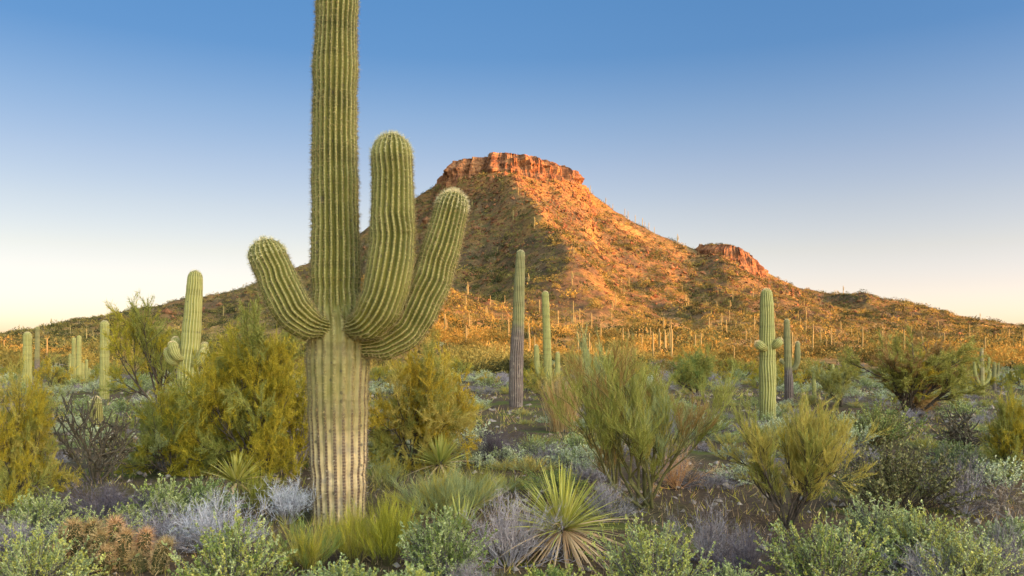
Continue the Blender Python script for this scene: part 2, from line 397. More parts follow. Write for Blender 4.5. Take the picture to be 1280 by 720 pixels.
# ------------------------------------------------------------------ mesh helper
class Geo:
    def __init__(self): self.v, self.f, self.n, self.att = [], [], 0, {}
    def add(self, V, Fc, mat=0, smooth=False, **att):
        V = np.asarray(V, np.float32).reshape(-1, 3); Fc = np.asarray(Fc, np.int64)
        self.f.append((Fc + self.n, mat, smooth)); self.v.append(V)
        for k in set(self.att) | set(att):
            self.att.setdefault(k, [np.zeros(self.n, np.float32)] if self.n else [])
            val = att.get(k)
            self.att[k].append(np.zeros(len(V), np.float32) if val is None else np.broadcast_to(np.asarray(val, np.float32), (len(V),)))
        self.n += len(V)
    def mesh(self, name, mats):
        me = bpy.data.meshes.new(name)
        V = np.concatenate(self.v)
        me.vertices.add(len(V)); me.vertices.foreach_set("co", V.ravel())
        loops = np.concatenate([f.ravel() for f, _, _ in self.f])
        tot = np.concatenate([np.full(len(f), f.shape[1]) for f, _, _ in self.f])
        st = np.concatenate([[0], np.cumsum(tot)[:-1]])
        mi = np.concatenate([np.full(len(f), m) for f, m, _ in self.f])
        sm = np.concatenate([np.full(len(f), s) for f, _, s in self.f])
        me.loops.add(len(loops)); me.loops.foreach_set("vertex_index", loops.astype(np.int32))
        me.polygons.add(len(tot)); me.polygons.foreach_set("loop_start", st.astype(np.int32)); me.polygons.foreach_set("loop_total", tot.astype(np.int32))
        me.polygons.foreach_set("material_index", mi.astype(np.int32)); me.polygons.foreach_set("use_smooth", sm.astype(bool))
        for k, lst in self.att.items():
            at = me.attributes.new(k, 'FLOAT', 'POINT'); at.data.foreach_set("value", np.concatenate(lst).astype(np.float32))
        for x in mats: me.materials.append(x)
        me.update(calc_edges=True)
        return me

def obj(name, geo, mats, parent=None, loc=None):
    o = bpy.data.objects.new(name, geo if isinstance(geo, bpy.types.Mesh) else geo.mesh(name, mats))
    COL.objects.link(o)
    if parent is not None: o.parent = parent
    if loc is not None: o.location = loc
    return o

def thing(name, label, cat, loc=(0, 0, 0), group=None, rz=0.0):
    o = bpy.data.objects.new(name, None); COL.objects.link(o)
    o.empty_display_size = 0.2
    o.location = loc; o.rotation_euler = (0, 0, rz)
    o["label"] = label; o["category"] = cat
    if group: o["group"] = group
    return o

def tag(o, label, cat, group=None):
    o["label"] = label; o["category"] = cat
    if group: o["group"] = group
    return o

def copy_tree(root, loc, rz, sc, label, group):
    r = root.copy(); COL.objects.link(r)
    r.location = loc; r.rotation_euler = (0, 0, rz); r.scale = sc
    r["label"] = label; r["group"] = group
    for ch in list(root.children):
        c = ch.copy(); COL.objects.link(c); c.parent = r
    return r

def unit(v):
    return v / np.maximum(np.linalg.norm(v, axis=-1, keepdims=True), 1e-9)

def blades(g, p, d, w, mat, rng):
    """one thin tapering triangle per twig: p base, d full vector, w width"""
    n = len(p)
    side = unit(np.cross(d, rng.normal(size=(n, 3)))) * (np.asarray(w).reshape(-1, 1) * 0.5)
    V = np.stack([p - side, p + side, p + d], 1)
    g.add(V, np.arange(3 * n).reshape(n, 3), mat)

def leaves(g, p, d, w, mat, rng):
    """one folded diamond per leaf"""
    n = len(p)
    nrm = unit(rng.normal(size=(n, 3)) + np.array([0, 0, 0.8]))
    side = unit(np.cross(d, nrm)) * (np.asarray(w).reshape(-1, 1) * 0.5)
    mid = p + d * 0.55
    V = np.stack([p, mid + side, p + d, mid - side], 1)
    g.add(V, np.arange(4 * n).reshape(n, 4), mat)

def prisms(g, p0, p1, r0, r1, mat, sides=4):
    n = len(p0)
    d = unit(p1 - p0)
    ref = np.where(np.abs(d[:, 2:3]) > 0.8, np.array([[1.0, 0, 0]]), np.array([[0, 0, 1.0]]))
    u = unit(np.cross(d, ref)); v = np.cross(d, u)
    th = np.arange(sides) * 2 * math.pi / sides
    ring = u[:, None, :] * np.cos(th)[None, :, None] + v[:, None, :] * np.sin(th)[None, :, None]
    V = np.concatenate([p0[:, None] + ring * np.reshape(r0, (-1, 1, 1)), p1[:, None] + ring * np.reshape(r1, (-1, 1, 1))], 1)
    i = np.arange(sides); j = (i + 1) % sides
    q = np.stack([i, j, j + sides, i + sides], 1)
    Fc = (q[None] + (np.arange(n) * 2 * sides)[:, None, None]).reshape(-1, 4)
    g.add(V, Fc, mat, True)

def grow(rng, p, d, L, r, levels):
    """branch skeleton, level by level. levels: (children, t_min, length ratio, spread, lift, jitter). returns per level (p0, pm, p1, r)"""
    out = []
    for k in range(len(levels) + 1):
        L = np.asarray(L, float).reshape(-1, 1); r = np.asarray(r, float).reshape(-1)
        bend = rng.normal(size=d.shape) * 0.13
        pm = p + unit(d + bend) * L * 0.5
        p1 = pm + unit(d - bend * 0.6 + np.array([0, 0, 0.12])) * L * 0.5
        out.append((p, pm, p1, r))
        if k == len(levels): break
        c, t0, lr, spread, lift = levels[k][:5]
        n = len(p)
        t = rng.uniform(t0, 1.0, (n, c)); t[:, 0] = 1.0
        tt = t[..., None]
        q = np.where(tt < 0.5, p[:, None] + (pm - p)[:, None] * tt * 2, pm[:, None] + (p1 - pm)[:, None] * (tt * 2 - 1))
        dd = unit(unit(p1 - p)[:, None] + rng.normal(size=(n, c, 3)) * spread + np.array([0, 0, lift]))
        LL = L[:, None] * lr * rng.uniform(0.65, 1.25, (n, c, 1))
        rr = r[:, None] * (0.75 - 0.3 * t)
        p, d, L, r = q.reshape(-1, 3), dd.reshape(-1, 3), LL.reshape(-1, 1), rr.reshape(-1)
    return out

def draw_level(g, lv, mat, sides=4, taper=0.7):
    p, pm, p1, r = lv
    prisms(g, p, pm, r, r * (1 + taper) / 2, mat, sides)
    prisms(g, pm, p1, r * (1 + taper) / 2, r * taper, mat, sides)

def fit(geos, W, H, D=None):
    """scale a plant about its base to the wanted width and height"""
    V = np.concatenate([v for g in geos for v in g.v])
    xy = np.percentile(np.abs(V[:, :2]), 97)
    z = np.percentile(V[:, 2], 99.3)
    s = np.array([W / 2 / xy, (D or W) / 2 / xy, H / z], np.float32)
    for g in geos: g.v = [v * s for v in g.v]
    return s

# ------------------------------------------------------------------ plant builders: each returns [(part name, Geo, mats)]
def ring_dirs(rng, n, tilt0, tilt1):
    az = rng.uniform(0, 2 * math.pi, n); ti = np.radians(rng.uniform(tilt0, tilt1, n))
    return np.stack([np.sin(ti) * np.cos(az), np.sin(ti) * np.sin(az), np.cos(ti)], 1)

def leafy_bush(rng, W, H, leaf=0.034, stems=46, kids=6, per=16, m=("sage",), twig="purple", dead=0.25):
    S, Lf = Geo(), Geo()
    d = ring_dirs(rng, stems, 3, 78)
    p = np.zeros((stems, 3)); p[:, :2] = d[:, :2] * 0.12
    lv = grow(rng, p, d, np.full(stems, 0.62) * rng.uniform(0.75, 1.15, stems), np.full(stems, 0.006), [(kids, 0.35, 0.5, 0.38, 0.25)])
    draw_level(S, lv[0], 0, 3); draw_level(S, lv[1], 0, 3)
    pts = []
    p0, pm, p1, _ = lv[1]
    n = len(p0)
    t = 1 - rng.uniform(0, 1, (n, per)) ** 1.6
    q = p0[:, None] + (p1 - p0)[:, None] * t[..., None]
    dd = unit(p1 - p0)[:, None] * 0.6 + rng.normal(size=(n, per, 3)) * 0.6 + np.array([0, 0, 0.25])
    q = q.reshape(-1, 3); dd = unit(dd.reshape(-1, 3))
    k = fit([S], W, H * 0.96)
    q = q * k
    L = leaf * rng.uniform(0.6, 1.35, len(q))
    who = rng.randint(0, len(m), len(p0)).repeat(per)
    for i in range(len(m)):
        s = who == i
        leaves(Lf, q[s], dd[s] * L[s, None], L[s] * 0.55, i, rng)
    # a few bare dry twigs among the leaves
    nd = int(stems * kids * dead)
    ii = rng.randint(0, n, nd)
    blades(S, (p0[ii] * k), unit((p1 - p0)[ii] + rng.normal(size=(nd, 3)) * 0.05) * (H * 0.30), 0.006, 0, rng)
    return [("stems", S, [M[twig]]), ("foliage", Lf, [M[x] for x in m])]

def twig_bush(rng, W, H, m="grey", tip=None, stems=42, fine=5, lift=0.15, width=0.0055, tilt=80):
    S = Geo(); Tp = Geo()
    d = ring_dirs(rng, stems, 2, tilt)
    p = np.zeros((stems, 3)); p[:, :2] = d[:, :2] * 0.1
    lv = grow(rng, p, d, 0.5 * rng.uniform(0.6, 1.2, stems), np.full(stems, 0.006), [(5, 0.25, 0.6, 0.36, lift), (fine, 0.2, 0.55, 0.45, lift)])
    draw_level(S, lv[0], 0, 3); draw_level(S, lv[1], 0, 3, 0.5)
    p0, pm, p1, r = lv[2]
    blades(Tp, p0, p1 - p0, width * rng.uniform(0.7, 1.3, len(p0)), 0, rng)
    k = rng.randint(0, len(p0), len(p0) * 2)
    t = rng.uniform(0.2, 0.9, (len(k), 1))
    blades(Tp, p0[k] + (p1 - p0)[k] * t, unit((p1 - p0)[k] + rng.normal(size=(len(k), 3)) * 0.12) * 0.13, width * 0.8, 0, rng)
    fit([S, Tp], W, H)
    return [("stems", S, [M[m]]), ("twigs", Tp, [M[tip or m]])]

def palo_verde(rng, W, H, m=("mustard", "olive"), stems=8, tilt=62, l0=0.9, n1=5, n2=6, n3=7, n4=7, wid=0.007, bark="bark", trunk=0.022, lift=0.12, spread=0.42, D=None, upright=0.0, mixp=None, twl=0.42):
    B, Fo = Geo(), Geo()
    d = ring_dirs(rng, stems, 4, tilt)
    p = np.zeros((stems, 3)); p[:, :2] = rng.normal(size=(stems, 2)) * 0.05
    lv = grow(rng, p, d, l0 * rng.uniform(0.7, 1.1, stems), np.full(stems, trunk), [(n1, 0.3, 0.65, spread, lift), (n2, 0.25, 0.6, spread, lift), (n3, 0.2, 0.6, spread, lift + upright)])
    for i in (0, 1, 2): draw_level(B, lv[i], 0, 5 if i == 0 else 3, 0.6)
    p0, pm, p1, r = lv[3]
    n = len(p0)
    # tone by limb, so whole sprays differ
    limb = np.repeat(np.arange(stems * n1), n2 * n3)
    tone = rng.choice(len(m), stems * n1, p=mixp)[limb]
    for i in range(len(m)):
        s = tone == i
        if not s.any(): continue
        a0, a1 = p0[s], p1[s]
        blades(Fo, a0, a1 - a0, wid * 1.2, i, rng)
        c = rng.randint(0, len(a0), int(len(a0) * n4 * (3.6 if upright else 5.0)))
        t = rng.uniform(0.05, 1.0, (len(c), 1))
        dv = (a1 - a0)[c]
        Ln = np.linalg.norm(dv, axis=1, keepdims=True)
        blades(Fo, a0[c] + dv * t, unit(unit(dv) + rng.normal(size=dv.shape) * (0.42 if upright else 0.75) + np.array([0, 0, lift + upright])) * Ln * twl * rng.uniform(0.5, 1.2, (len(c), 1)), wid * (1.1 if upright else 0.8) * rng.uniform(0.6, 1.2, len(c)), i, rng)
    fit([B, Fo], W, H, D)
    return [("branches", B, [M[bark]]), ("foliage", Fo, [M[x] for x in m])]

def broom(rng, W, H, m=("broom",), n=2600, tilt=48, wid=0.0042, curve=0.25):
    g = Geo(); st = Geo()
    k = 60
    d = ring_dirs(rng, k, 2, tilt)
    p = np.zeros((k, 3)); p[:, :2] = d[:, :2] * 0.18 + rng.normal(size=(k, 2)) * 0.06
    lv = grow(rng, p, d, 0.6 * rng.uniform(0.6, 1.15, k), np.full(k, 0.004), [(7, 0.15, 0.65, 0.2, 0.25)])
    draw_level(st, lv[0], 0, 3)
    p0, pm, p1, _ = lv[1]
    c = rng.randint(0, len(p0), n)
    t = rng.uniform(0, 1, (n, 1))
    dv = (p1 - p0)[c]
    base = p0[c] + dv * t
    v = unit(unit(dv) + rng.normal(size=dv.shape) * 0.22 + np.array([0, 0, 0.2])) * rng.uniform(0.12, 0.34, (n, 1))
    who = rng.randint(0, len(m), k).repeat(7)[c]
    for i in range(len(m)):
        s = who == i
        if s.any(): blades(g, base[s], v[s], wid * rng.uniform(0.7, 1.3, s.sum()), i, rng)
    fit([st, g], W, H)
    return [("stems", st, [M["bark_green"]]), ("foliage", g, [M[x] for x in m])]

def tuft(rng, W, H, m=("straw",), n=900, tilt=28, wid=0.008):
    g = Geo()
    d = ring_dirs(rng, n, 0, tilt)
    p = np.zeros((n, 3)); p[:, :2] = d[:, :2] * 0.2 + rng.normal(size=(n, 2)) * 0.08
    L = rng.uniform(0.35, 1.0, (n, 1))
    for i in range(len(m)):
        s = np.arange(n) % len(m) == i
        blades(g, p[s], d[s] * L[s], wid * rng.uniform(0.6, 1.4, s.sum()), i, rng)
        q = p[s] + d[s] * L[s] * 0.6
        blades(g, q, unit(d[s] + rng.normal(size=q.shape) * 0.18) * L[s] * 0.45, wid * 0.8, i, rng)
    fit([g], W, H)
    return [("blades", g, [M[x] for x in m])]

def sword_leaves(g, rng, n, tilt0, tilt1, L0, L1, w, mat, base_h=0.1, droop=0.15):
    az = np.arange(n) * 2.39996 + rng.normal(size=n) * 0.2
    ti = np.radians(tilt0 + (tilt1 - tilt0) * np.linspace(0, 1, n) ** 0.62 + rng.normal(size=n) * 5)
    d = np.stack([np.sin(ti) * np.cos(az), np.sin(ti) * np.sin(az), np.cos(ti)], 1)
    L = rng.uniform(L0, L1, n)
    side = unit(np.stack([-np.sin(az), np.cos(az), np.zeros(n)], 1) + rng.normal(size=(n, 3)) * 0.15)
    up = np.cross(side, d)
    base = np.array([0, 0, base_h]) + d * 0.02
    S = 5
    V = []
    for k in range(S + 1):
        s = k / S
        c = base + d * (L * s)[:, None] + np.array([0, 0, -1.0]) * (droop * L * s * s * np.sin(ti))[:, None]
        ww = w * (0.75 + 0.5 * s if s < 0.4 else 0.95 * (1 - (s - 0.4) / 0.6) ** 0.8 + 0.01)
        V += [c - side * ww / 2, c + up * ww * 0.18 * -1, c + side * ww / 2]
    V = np.stack(V, 1)
    Fc = []
    for k in range(S):
        o = 3 * k
        Fc += [(o, o + 1, o + 4, o + 3), (o + 1, o + 2, o + 5, o + 4)]
    Fc = (np.array(Fc)[None] + (np.arange(n) * 3 * (S + 1))[:, None, None]).reshape(-1, 4)
    g.add(V, Fc, mat)

def yucca(rng, R, n=70, dead=34, w=0.022, m="yucca", tmax=78, tmin=2, base_h=0.12):
    G, Dd = Geo(), Geo()
    sword_leaves(G, rng, n, tmin, tmax, R * 0.8, R * 1.1, w, 0, base_h)
    parts = [("leaves", G, [M[m]])]
    if dead:
        sword_leaves(Dd, rng, dead, 72, 124, R * 0.8, R * 1.15, w * 1.1, 0, base_h + 0.02, 0.2)
        parts.append(("dead_leaves", Dd, [M["yucca_dead"]]))
        tr = Geo()
        prisms(tr, np.array([[0, 0, -0.05]]), np.array([[0, 0, base_h + 0.08]]), np.array([0.07]), np.array([0.05]), 0, 9)
        parts.append(("trunk", tr, [M["bark"]]))
    return parts

def cholla(rng, W, H, m="cholla", lift=0.1, stems=9, tilt=52, r=0.017, l0=0.55, spread=0.6, spine="spine_dark"):
    B, Sp = Geo(), Geo()
    d = ring_dirs(rng, stems, 5, tilt)
    p = np.zeros((stems, 3))
    lv = grow(rng, p, d, l0 * rng.uniform(0.7, 1.1, stems), np.full(stems, r * 1.6), [(3, 0.45, 0.7, spread, lift), (3, 0.4, 0.7, spread, lift), (3, 0.4, 0.65, spread, lift)])
    for i, l in enumerate(lv):
        l = (l[0], l[1], l[2], np.maximum(l[3], r * 0.62))
        draw_level(B, l, 0, 6, 0.92)
    fit([B], W, H)
    V = np.concatenate(B.v)
    k = rng.randint(0, len(V), 5000)
    blades(Sp, V[k], unit(rng.normal(size=(5000, 3)) + np.array([0, 0, 0.3])) * rng.uniform(0.015, 0.03, (5000, 1)), 0.003, 0, rng)
    return [("branches", B, [M[m]]), ("spines", Sp, [M[spine]])]

# ------------------------------------------------------------------ cacti
def spline(pts, rad, ds):
    pts = np.asarray(pts, float); rad = np.asarray(rad, float)
    P = np.vstack([2 * pts[0] - pts[1], pts, 2 * pts[-1] - pts[-2]]); R = np.concatenate([[rad[0]], rad, [rad[-1]]])
    out, outr = [], []
    for i in range(1, len(P) - 2):
        n = max(2, int(np.linalg.norm(P[i + 1] - P[i]) / ds * 2))
        t = np.linspace(0, 1, n, endpoint=False)[:, None]
        c = 0.5 * ((2 * P[i]) + (-P[i - 1] + P[i + 1]) * t + (2 * P[i - 1] - 5 * P[i] + 4 * P[i + 1] - P[i + 2]) * t ** 2 + (-P[i - 1] + 3 * P[i] - 3 * P[i + 1] + P[i + 2]) * t ** 3)
        out.append(c); outr.append(R[i] + (R[i + 1] - R[i]) * (t[:, 0] ** 2 * (3 - 2 * t[:, 0])))
    out = np.vstack(out + [pts[-1:]]); outr = np.concatenate(outr + [rad[-1:]])
    s = np.concatenate([[0], np.cumsum(np.linalg.norm(np.diff(out, axis=0), axis=1))])
    k = max(6, int(s[-1] / ds))
    q = np.linspace(0, s[-1], k)
    return np.stack([np.interp(q, s, out[:, i]) for i in range(3)], 1), np.interp(q, s, outr), q

def limb(g, pts, rad, ribs, rng, depth=0.17, ds=0.02, vpr=8, low=None, bump=0.03, cap=True, spines=0, sp_len=0.03, sp_w=0.0022, spacing=0.028, ribs_low=None, split_z=0.0, tipspines=True):
    """a ribbed cactus stem along a path; materials: 0 skin, 1 spines, 2 pale tip spines, 3 dark spines"""
    c, r, s = spline(pts, rad, ds)
    Lt = s[-1]
    if cap:
        R = r[-1] * 1.0
        # close the tip with a dome
        far = np.clip((s - (Lt - R)) / R, 0, 1)
        r = r * np.sqrt(np.clip(1 - far ** 2.2, 0.0009, 1))
        extra = s > Lt - R
    tan = unit(np.gradient(c, axis=0))
    u = np.zeros_like(tan)
    ref = np.array([1.0, 0, 0]) if abs(tan[0, 0]) < 0.9 else np.array([0, 1.0, 0])
    u[0] = unit(ref - tan[0] * ref.dot(tan[0]))
    for i in range(1, len(c)):
        x = u[i - 1] - tan[i] * u[i - 1].dot(tan[i]); u[i] = x / np.linalg.norm(x)
    v = np.cross(tan, u)
    bn = np.interp(s, np.arange(0, Lt + 0.5, 0.11), rng.normal(size=len(np.arange(0, Lt + 0.5, 0.11)))) * bump
    if ribs_low: bn = bn * (0.35 + 0.65 * sstep(split_z - 0.2, split_z + 0.2, c[:, 2]))
    r = r * (1 + bn)
    nth = ribs * vpr
    th = np.arange(nth) * 2 * math.pi / nth
    wob = np.interp(s, np.linspace(0, Lt, 12), rng.normal(size=12)) * (0.03 if ribs_low else 0.05)
    prof = np.abs(np.cos(ribs * th / 2))
    crest = prof[None].repeat(len(c), 0)
    if ribs_low:
        k = sstep(split_z + 0.10, split_z - 0.12, c[:, 2])[:, None]
        pl = np.abs(np.cos(ribs_low * th / 2))[None]
        crest = crest * (1 - k) + pl * k
    crest = crest * (0.86 + 0.14 * np.clip(1 + 0.8 * vnoise(np.floor((th[None] * ribs / 2 / math.pi) + 0.5) * 3.7 + 0.5, s[:, None] * 1.7 + 0.3), 0, 1.0)) if spines > 4 else crest
    dep = depth * (1 - 0.62 * k) if ribs_low else depth
    rr = r[:, None] * (1 - dep + dep * crest ** 0.75) * (1 + 0.012 * rng.normal(size=(1, nth)).cumsum(1) * 0)
    ang = th[None] + wob[:, None]
    V = c[:, None] + (u[:, None] * np.cos(ang)[..., None] + v[:, None] * np.sin(ang)[..., None]) * rr[..., None]
    n = len(c)
    i, j = np.meshgrid(np.arange(n - 1), np.arange(nth), indexing='ij')
    j2 = (j + 1) % nth
    Fc = np.stack([i * nth + j, i * nth + j2, (i + 1) * nth + j2, (i + 1) * nth + j], -1).reshape(-1, 4)
    lw = np.zeros(n) if low is None else low(c[:, 2])
    g.add(V, Fc, 0, True, crest=crest.ravel(), along=np.repeat(s, nth), low=np.repeat(lw, nth))
    if spines:
        aro = np.arange(0.02, Lt, spacing)
        idx = np.searchsorted(s, aro).clip(0, n - 1)
        nr_all = [(ribs, lambda z: np.ones_like(z, bool))]
        if ribs_low: nr_all = [(ribs, lambda z: z > split_z), (ribs_low, lambda z: z <= split_z)]
        for nr, ok in nr_all:
            ii = idx[ok(c[idx, 2])]
            if not len(ii): continue
            a = np.arange(nr) * 2 * math.pi / nr
            A = a[None] + wob[ii][:, None] + rng.normal(size=(len(ii), nr)) * 0.01
            out = u[ii][:, None] * np.cos(A)[..., None] + v[ii][:, None] * np.sin(A)[..., None]
            P = c[ii][:, None] + out * (r[ii][:, None, None] * 0.985)
            tang = np.cross(tan[ii][:, None], out)
            P = P.reshape(-1, 3); out = out.reshape(-1, 3); tg = tang.reshape(-1, 3); tn = np.repeat(tan[ii], nr, 0)
            lowv = np.repeat(lw[ii], nr); tipf = np.repeat((s[ii] > Lt - rad[-1] * 1.3), nr)
            for _ in range(spines):
                d = unit(out * 0.75 + tg * rng.normal(size=(len(P), 1)) * 0.75 + tn * rng.normal(size=(len(P), 1)) * 0.7)
                L = sp_len * rng.uniform(0.5, 1.25, (len(P), 1))
                jit = P + tn * rng.normal(size=(len(P), 1)) * 0.004
                sel_t = tipf & tipspines; sel_l = (lowv > 0.5) & ~sel_t; sel = ~(sel_t | sel_l)
                for sl_, mt in ((sel, 1), (sel_t, 2), (sel_l, 3)):
                    if sl_.any(): blades(g, jit[sl_], (d * L)[sl_], sp_w, mt, rng)
    if cap and spines and tipspines:
        k = 260
        d = unit(tan[-1] * 0.9 + rng.normal(size=(k, 3)) * 0.55)
        R = rad[-1]
        cen = c[-1] - tan[-1] * R * 0.9
        blades(g, cen + d * R * 0.93, unit(d + rng.normal(size=(k, 3)) * 0.35) * sp_len * 1.0, sp_w * 1.1, 2, rng)

SPM = lambda skin: [M[skin], M["spine"], M["spine_tip"], M["spine_dark"]]

# ------------------------------------------------------------------ ground, hill, cliffs
def sheet(name, X, Y, Z, mat, smooth=True, keep=None):
    n, m = X.shape
    i, j = np.meshgrid(np.arange(n - 1), np.arange(m - 1), indexing='ij')
    Fc = np.stack([i * m + j, i * m + j + 1, (i + 1) * m + j + 1, (i + 1) * m + j], -1).reshape(-1, 4)
    g = Geo(); g.add(np.stack([X, Y, Z], -1).reshape(-1, 3), Fc, 0, smooth)
    o = obj(name, g, [mat]); o["kind"] = "structure"
    return o

r = np.concatenate([np.linspace(0.3, 3, 8), np.geomspace(3.2, 90, 190), np.geomspace(95, 9000, 40)])
th = np.radians(np.concatenate([np.linspace(-42, 42, 300), np.linspace(43, 317, 140), [318]]))
R_, A_ = np.meshgrid(r, th, indexing='ij')
gx, gy = R_ * np.sin(A_), R_ * np.cos(A_)
small = 0.03 * fbm(gx * 1.1, gy * 1.1, 3) * sstep(60, 20, R_)
sheet("ground", gx[:, ::-1], gy[:, ::-1], (base_h(gx, gy) + small)[:, ::-1], M["ground"])

hx = np.concatenate([np.arange(-620, -260, 5.0), np.arange(-260, 290, 1.6), np.arange(290, 640, 5.0)])
hy = np.concatenate([np.arange(74, 200, 1.3), np.arange(200, 445, 1.8), np.arange(446, 760, 6)])
HX, HY = np.meshgrid(hx, hy, indexing='ij')
HR = hill_rel(HX, HY)
rough = 0.35 * fbm(HX * 0.4, HY * 0.4, 3) * np.clip(HR / 6, 0, 1)
sheet("hill", HX[::-1], HY[::-1], (base_h(HX, HY) + HR - 0.2 + rough)[::-1], M["hill"])

# a second hill stands outside the picture, to the right and behind the camera: its shadow covers the plain
sx_, sy_ = np.meshgrid(np.arange(-300, 301, 10.0), np.arange(-200, 201, 8.0), indexing='ij')
sunx, suny = math.sin(a), -math.cos(a)
SHC = np.array([sunx * 430 + 0.259 * -30, suny * 430 + 0.966 * -30])
EDGE = 97.0
def shade_h(px_, py_):
    dx, dy = px_ - SHC[0], py_ - SHC[1]
    u = dx * sunx + dy * suny; v = -dx * suny + dy * sunx
    # v runs away from the camera along the edge of the shade
    prof = sstep(EDGE + 62, EDGE + 12, v) * sstep(-220, -120, v)
    return 110 * prof * np.exp(-(u / 95.0) ** 2) + 4 * fbm(px_ * 0.02, py_ * 0.02, 3) * prof - 2.5
wx = SHC[0] + sx_ * sunx - sy_ * suny * 1.0; wy = SHC[1] + sx_ * suny + sy_ * sunx
sheet("shading_hill", wx[::-1], wy[::-1], shade_h(wx, wy)[::-1], M["hill"])

def cliff(name, cx, cy, rx, ry, rim_rows, seed, depth_below=15.0, ledge=1.2, colamp=1.0, blocky=1.0):
    rng = np.random.RandomState(seed)
    nt_, nz = 520, 34
    th = np.linspace(0, 2 * math.pi, nt_, endpoint=False)
    ex, ey = np.sin(th), -np.cos(th)
    rx0, ry0 = cx + rx * ex, cy + ry * ey
    col = 640 + F * rx0 / cy
    row = np.interp(col, [p for p, q in rim_rows], [q for p, q in rim_rows])
    yref = np.minimum(ry0, cy + 2)
    top = CAMH + (HOR - row) / F * yref
    arc = th * (rx + ry) / 2
    top = top + 0.35 * fbm(arc * 0.22, arc * 0 + seed, 4) - 0.25
    bot = T(rx0, ry0) - depth_below
    # columns, alcoves and ledges
    colm = fbm(arc * 0.075, arc * 0 + seed * 3.1, 3) * 3.0 + np.abs(fbm(arc * 0.21, arc * 0 + seed * 1.7, 4)) * -2.5 + fbm(arc * 1.1, arc * 0 + 9.2, 3) * 0.45
    z = np.linspace(0, 1, nz)[:, None]
    ZZ = bot[None] + (top - bot)[None] * z
    st = vnoise(ZZ * 0.55 + 3, arc[None] * 0.05) * 0.9 + vnoise(ZZ * 1.6 + 8, arc[None] * 0.12) * 0.45
    blk = vnoise(arc[None] * 0.75, ZZ * 0.45) * 0.8 + np.round(vnoise(arc[None] * 0.33 + 7, ZZ * 0.22) * 2.2) * 0.55
    off = colm[None] * colamp * (0.55 + 0.45 * z) + st * ledge + blk * blocky + (1 - z) ** 1.5 * 7.0 - sstep(0.8, 1.0, z) ** 2 * 2.6
    X = rx0[None] + ex[None] * off; Y = ry0[None] + ey[None] * off
    V = [np.stack([X, Y, ZZ], -1).reshape(-1, 3)]
    i, j = np.meshgrid(np.arange(nz - 1), np.arange(nt_), indexing='ij'); j2 = (j + 1) % nt_
    Fc = np.stack([i * nt_ + j, i * nt_ + j2, (i + 1) * nt_ + j2, (i + 1) * nt_ + j], -1).reshape(-1, 4)
    g = Geo(); g.add(V[0], Fc, 0, False)
    rings = 8
    ox, oy, oz = X[-1], Y[-1], ZZ[-1]
    P = []
    zc = float(np.mean(oz)) - 0.5
    for k in range(rings + 1):
        f = 1 - k / rings
        P.append(np.stack([cx + (ox - cx) * f, cy + (oy - cy) * f, zc + (oz - zc) * f ** 1.5 + (0.4 * vnoise(ox * f * 0.4, oy * f * 0.4) if 0 < k else 0 * ox)], -1))
    i, j = np.meshgrid(np.arange(rings), np.arange(nt_), indexing='ij'); j2 = (j + 1) % nt_
    Fc = np.stack([i * nt_ + j, i * nt_ + j2, (i + 1) * nt_ + j2, (i + 1) * nt_ + j], -1).reshape(-1, 4)
    g.add(np.stack(P).reshape(-1, 3), Fc, 1, False)
    o = obj(name, g, [M["cliff"], M["hill"]]); o["kind"] = "structure"
    return o, np.stack([ox, oy, oz], 1)

mesa, mesa_rim = cliff("mesa_cliff", 0.0, 400.0, 38.5, 38.0, [(540, 236), (547, 228), (556, 212), (570, 202), (590, 194), (608, 189), (624, 187), (655, 190), (700, 200), (716, 207), (725, 214), (733, 232), (740, 240)], 3, colamp=1.0)
crag, crag_rim = cliff("crag_cliff", 109.0, 396.0, 16.0, 14.0, [(866, 312), (876, 305), (890, 303), (908, 304), (922, 310), (938, 317), (950, 325), (958, 337)], 11, colamp=0.6, ledge=0.8, blocky=0.6)

# ------------------------------------------------------------------ the great saguaro
rng = np.random.RandomState(1)
Y0 = yground(648, 424)
S0 = Y0 / F
X0 = PX(424, Y0); Z0 = float(T(X0, Y0))
def local(px, py, dy=0.0):
    k = (Y0 + dy) / F
    return ((px - 640) * k - X0, dy, CAMH + (HOR - py) * k - Z0)

great = thing("saguaro_cactus", "towering giant saguaro with three upturned arms, its pale base standing in yellow broom", "cactus", (X0, Y0, Z0))
tr = [(424, 668, 31), (424, 640, 33), (423.5, 600, 34.5), (423, 550, 36.5), (422.5, 500, 38), (422.5, 450, 39.5), (423, 420, 39.5), (422, 397, 36), (421, 376, 32), (420, 350, 30.5), (419.5, 300, 30), (419, 250, 29.5), (418.5, 200, 29), (418.5, 150, 28.3), (419, 100, 27.5),
      (420, 50, 26.5), (421.5, 0, 25.5), (422, -60, 24.5), (423, -115, 23)]
g = Geo()
zl = local(424, 470)[2]; zh = local(424, 360)[2]
lowf = lambda z: 0.25 * sstep(zh, zl, z) + 0.75 * sstep(local(0, 500)[2], local(0, 590)[2], z)
limb(g, [local(p, q) for p, q, w in tr], [w * S0 * 0.985 for p, q, w in tr], 24, rng, depth=0.22, ds=0.018, vpr=8, low=lowf, bump=0.03, spines=7, sp_len=0.042, sp_w=0.0036, ribs_low=21, split_z=local(0, 388)[2])
obj("trunk", g, SPM("sag"), great)
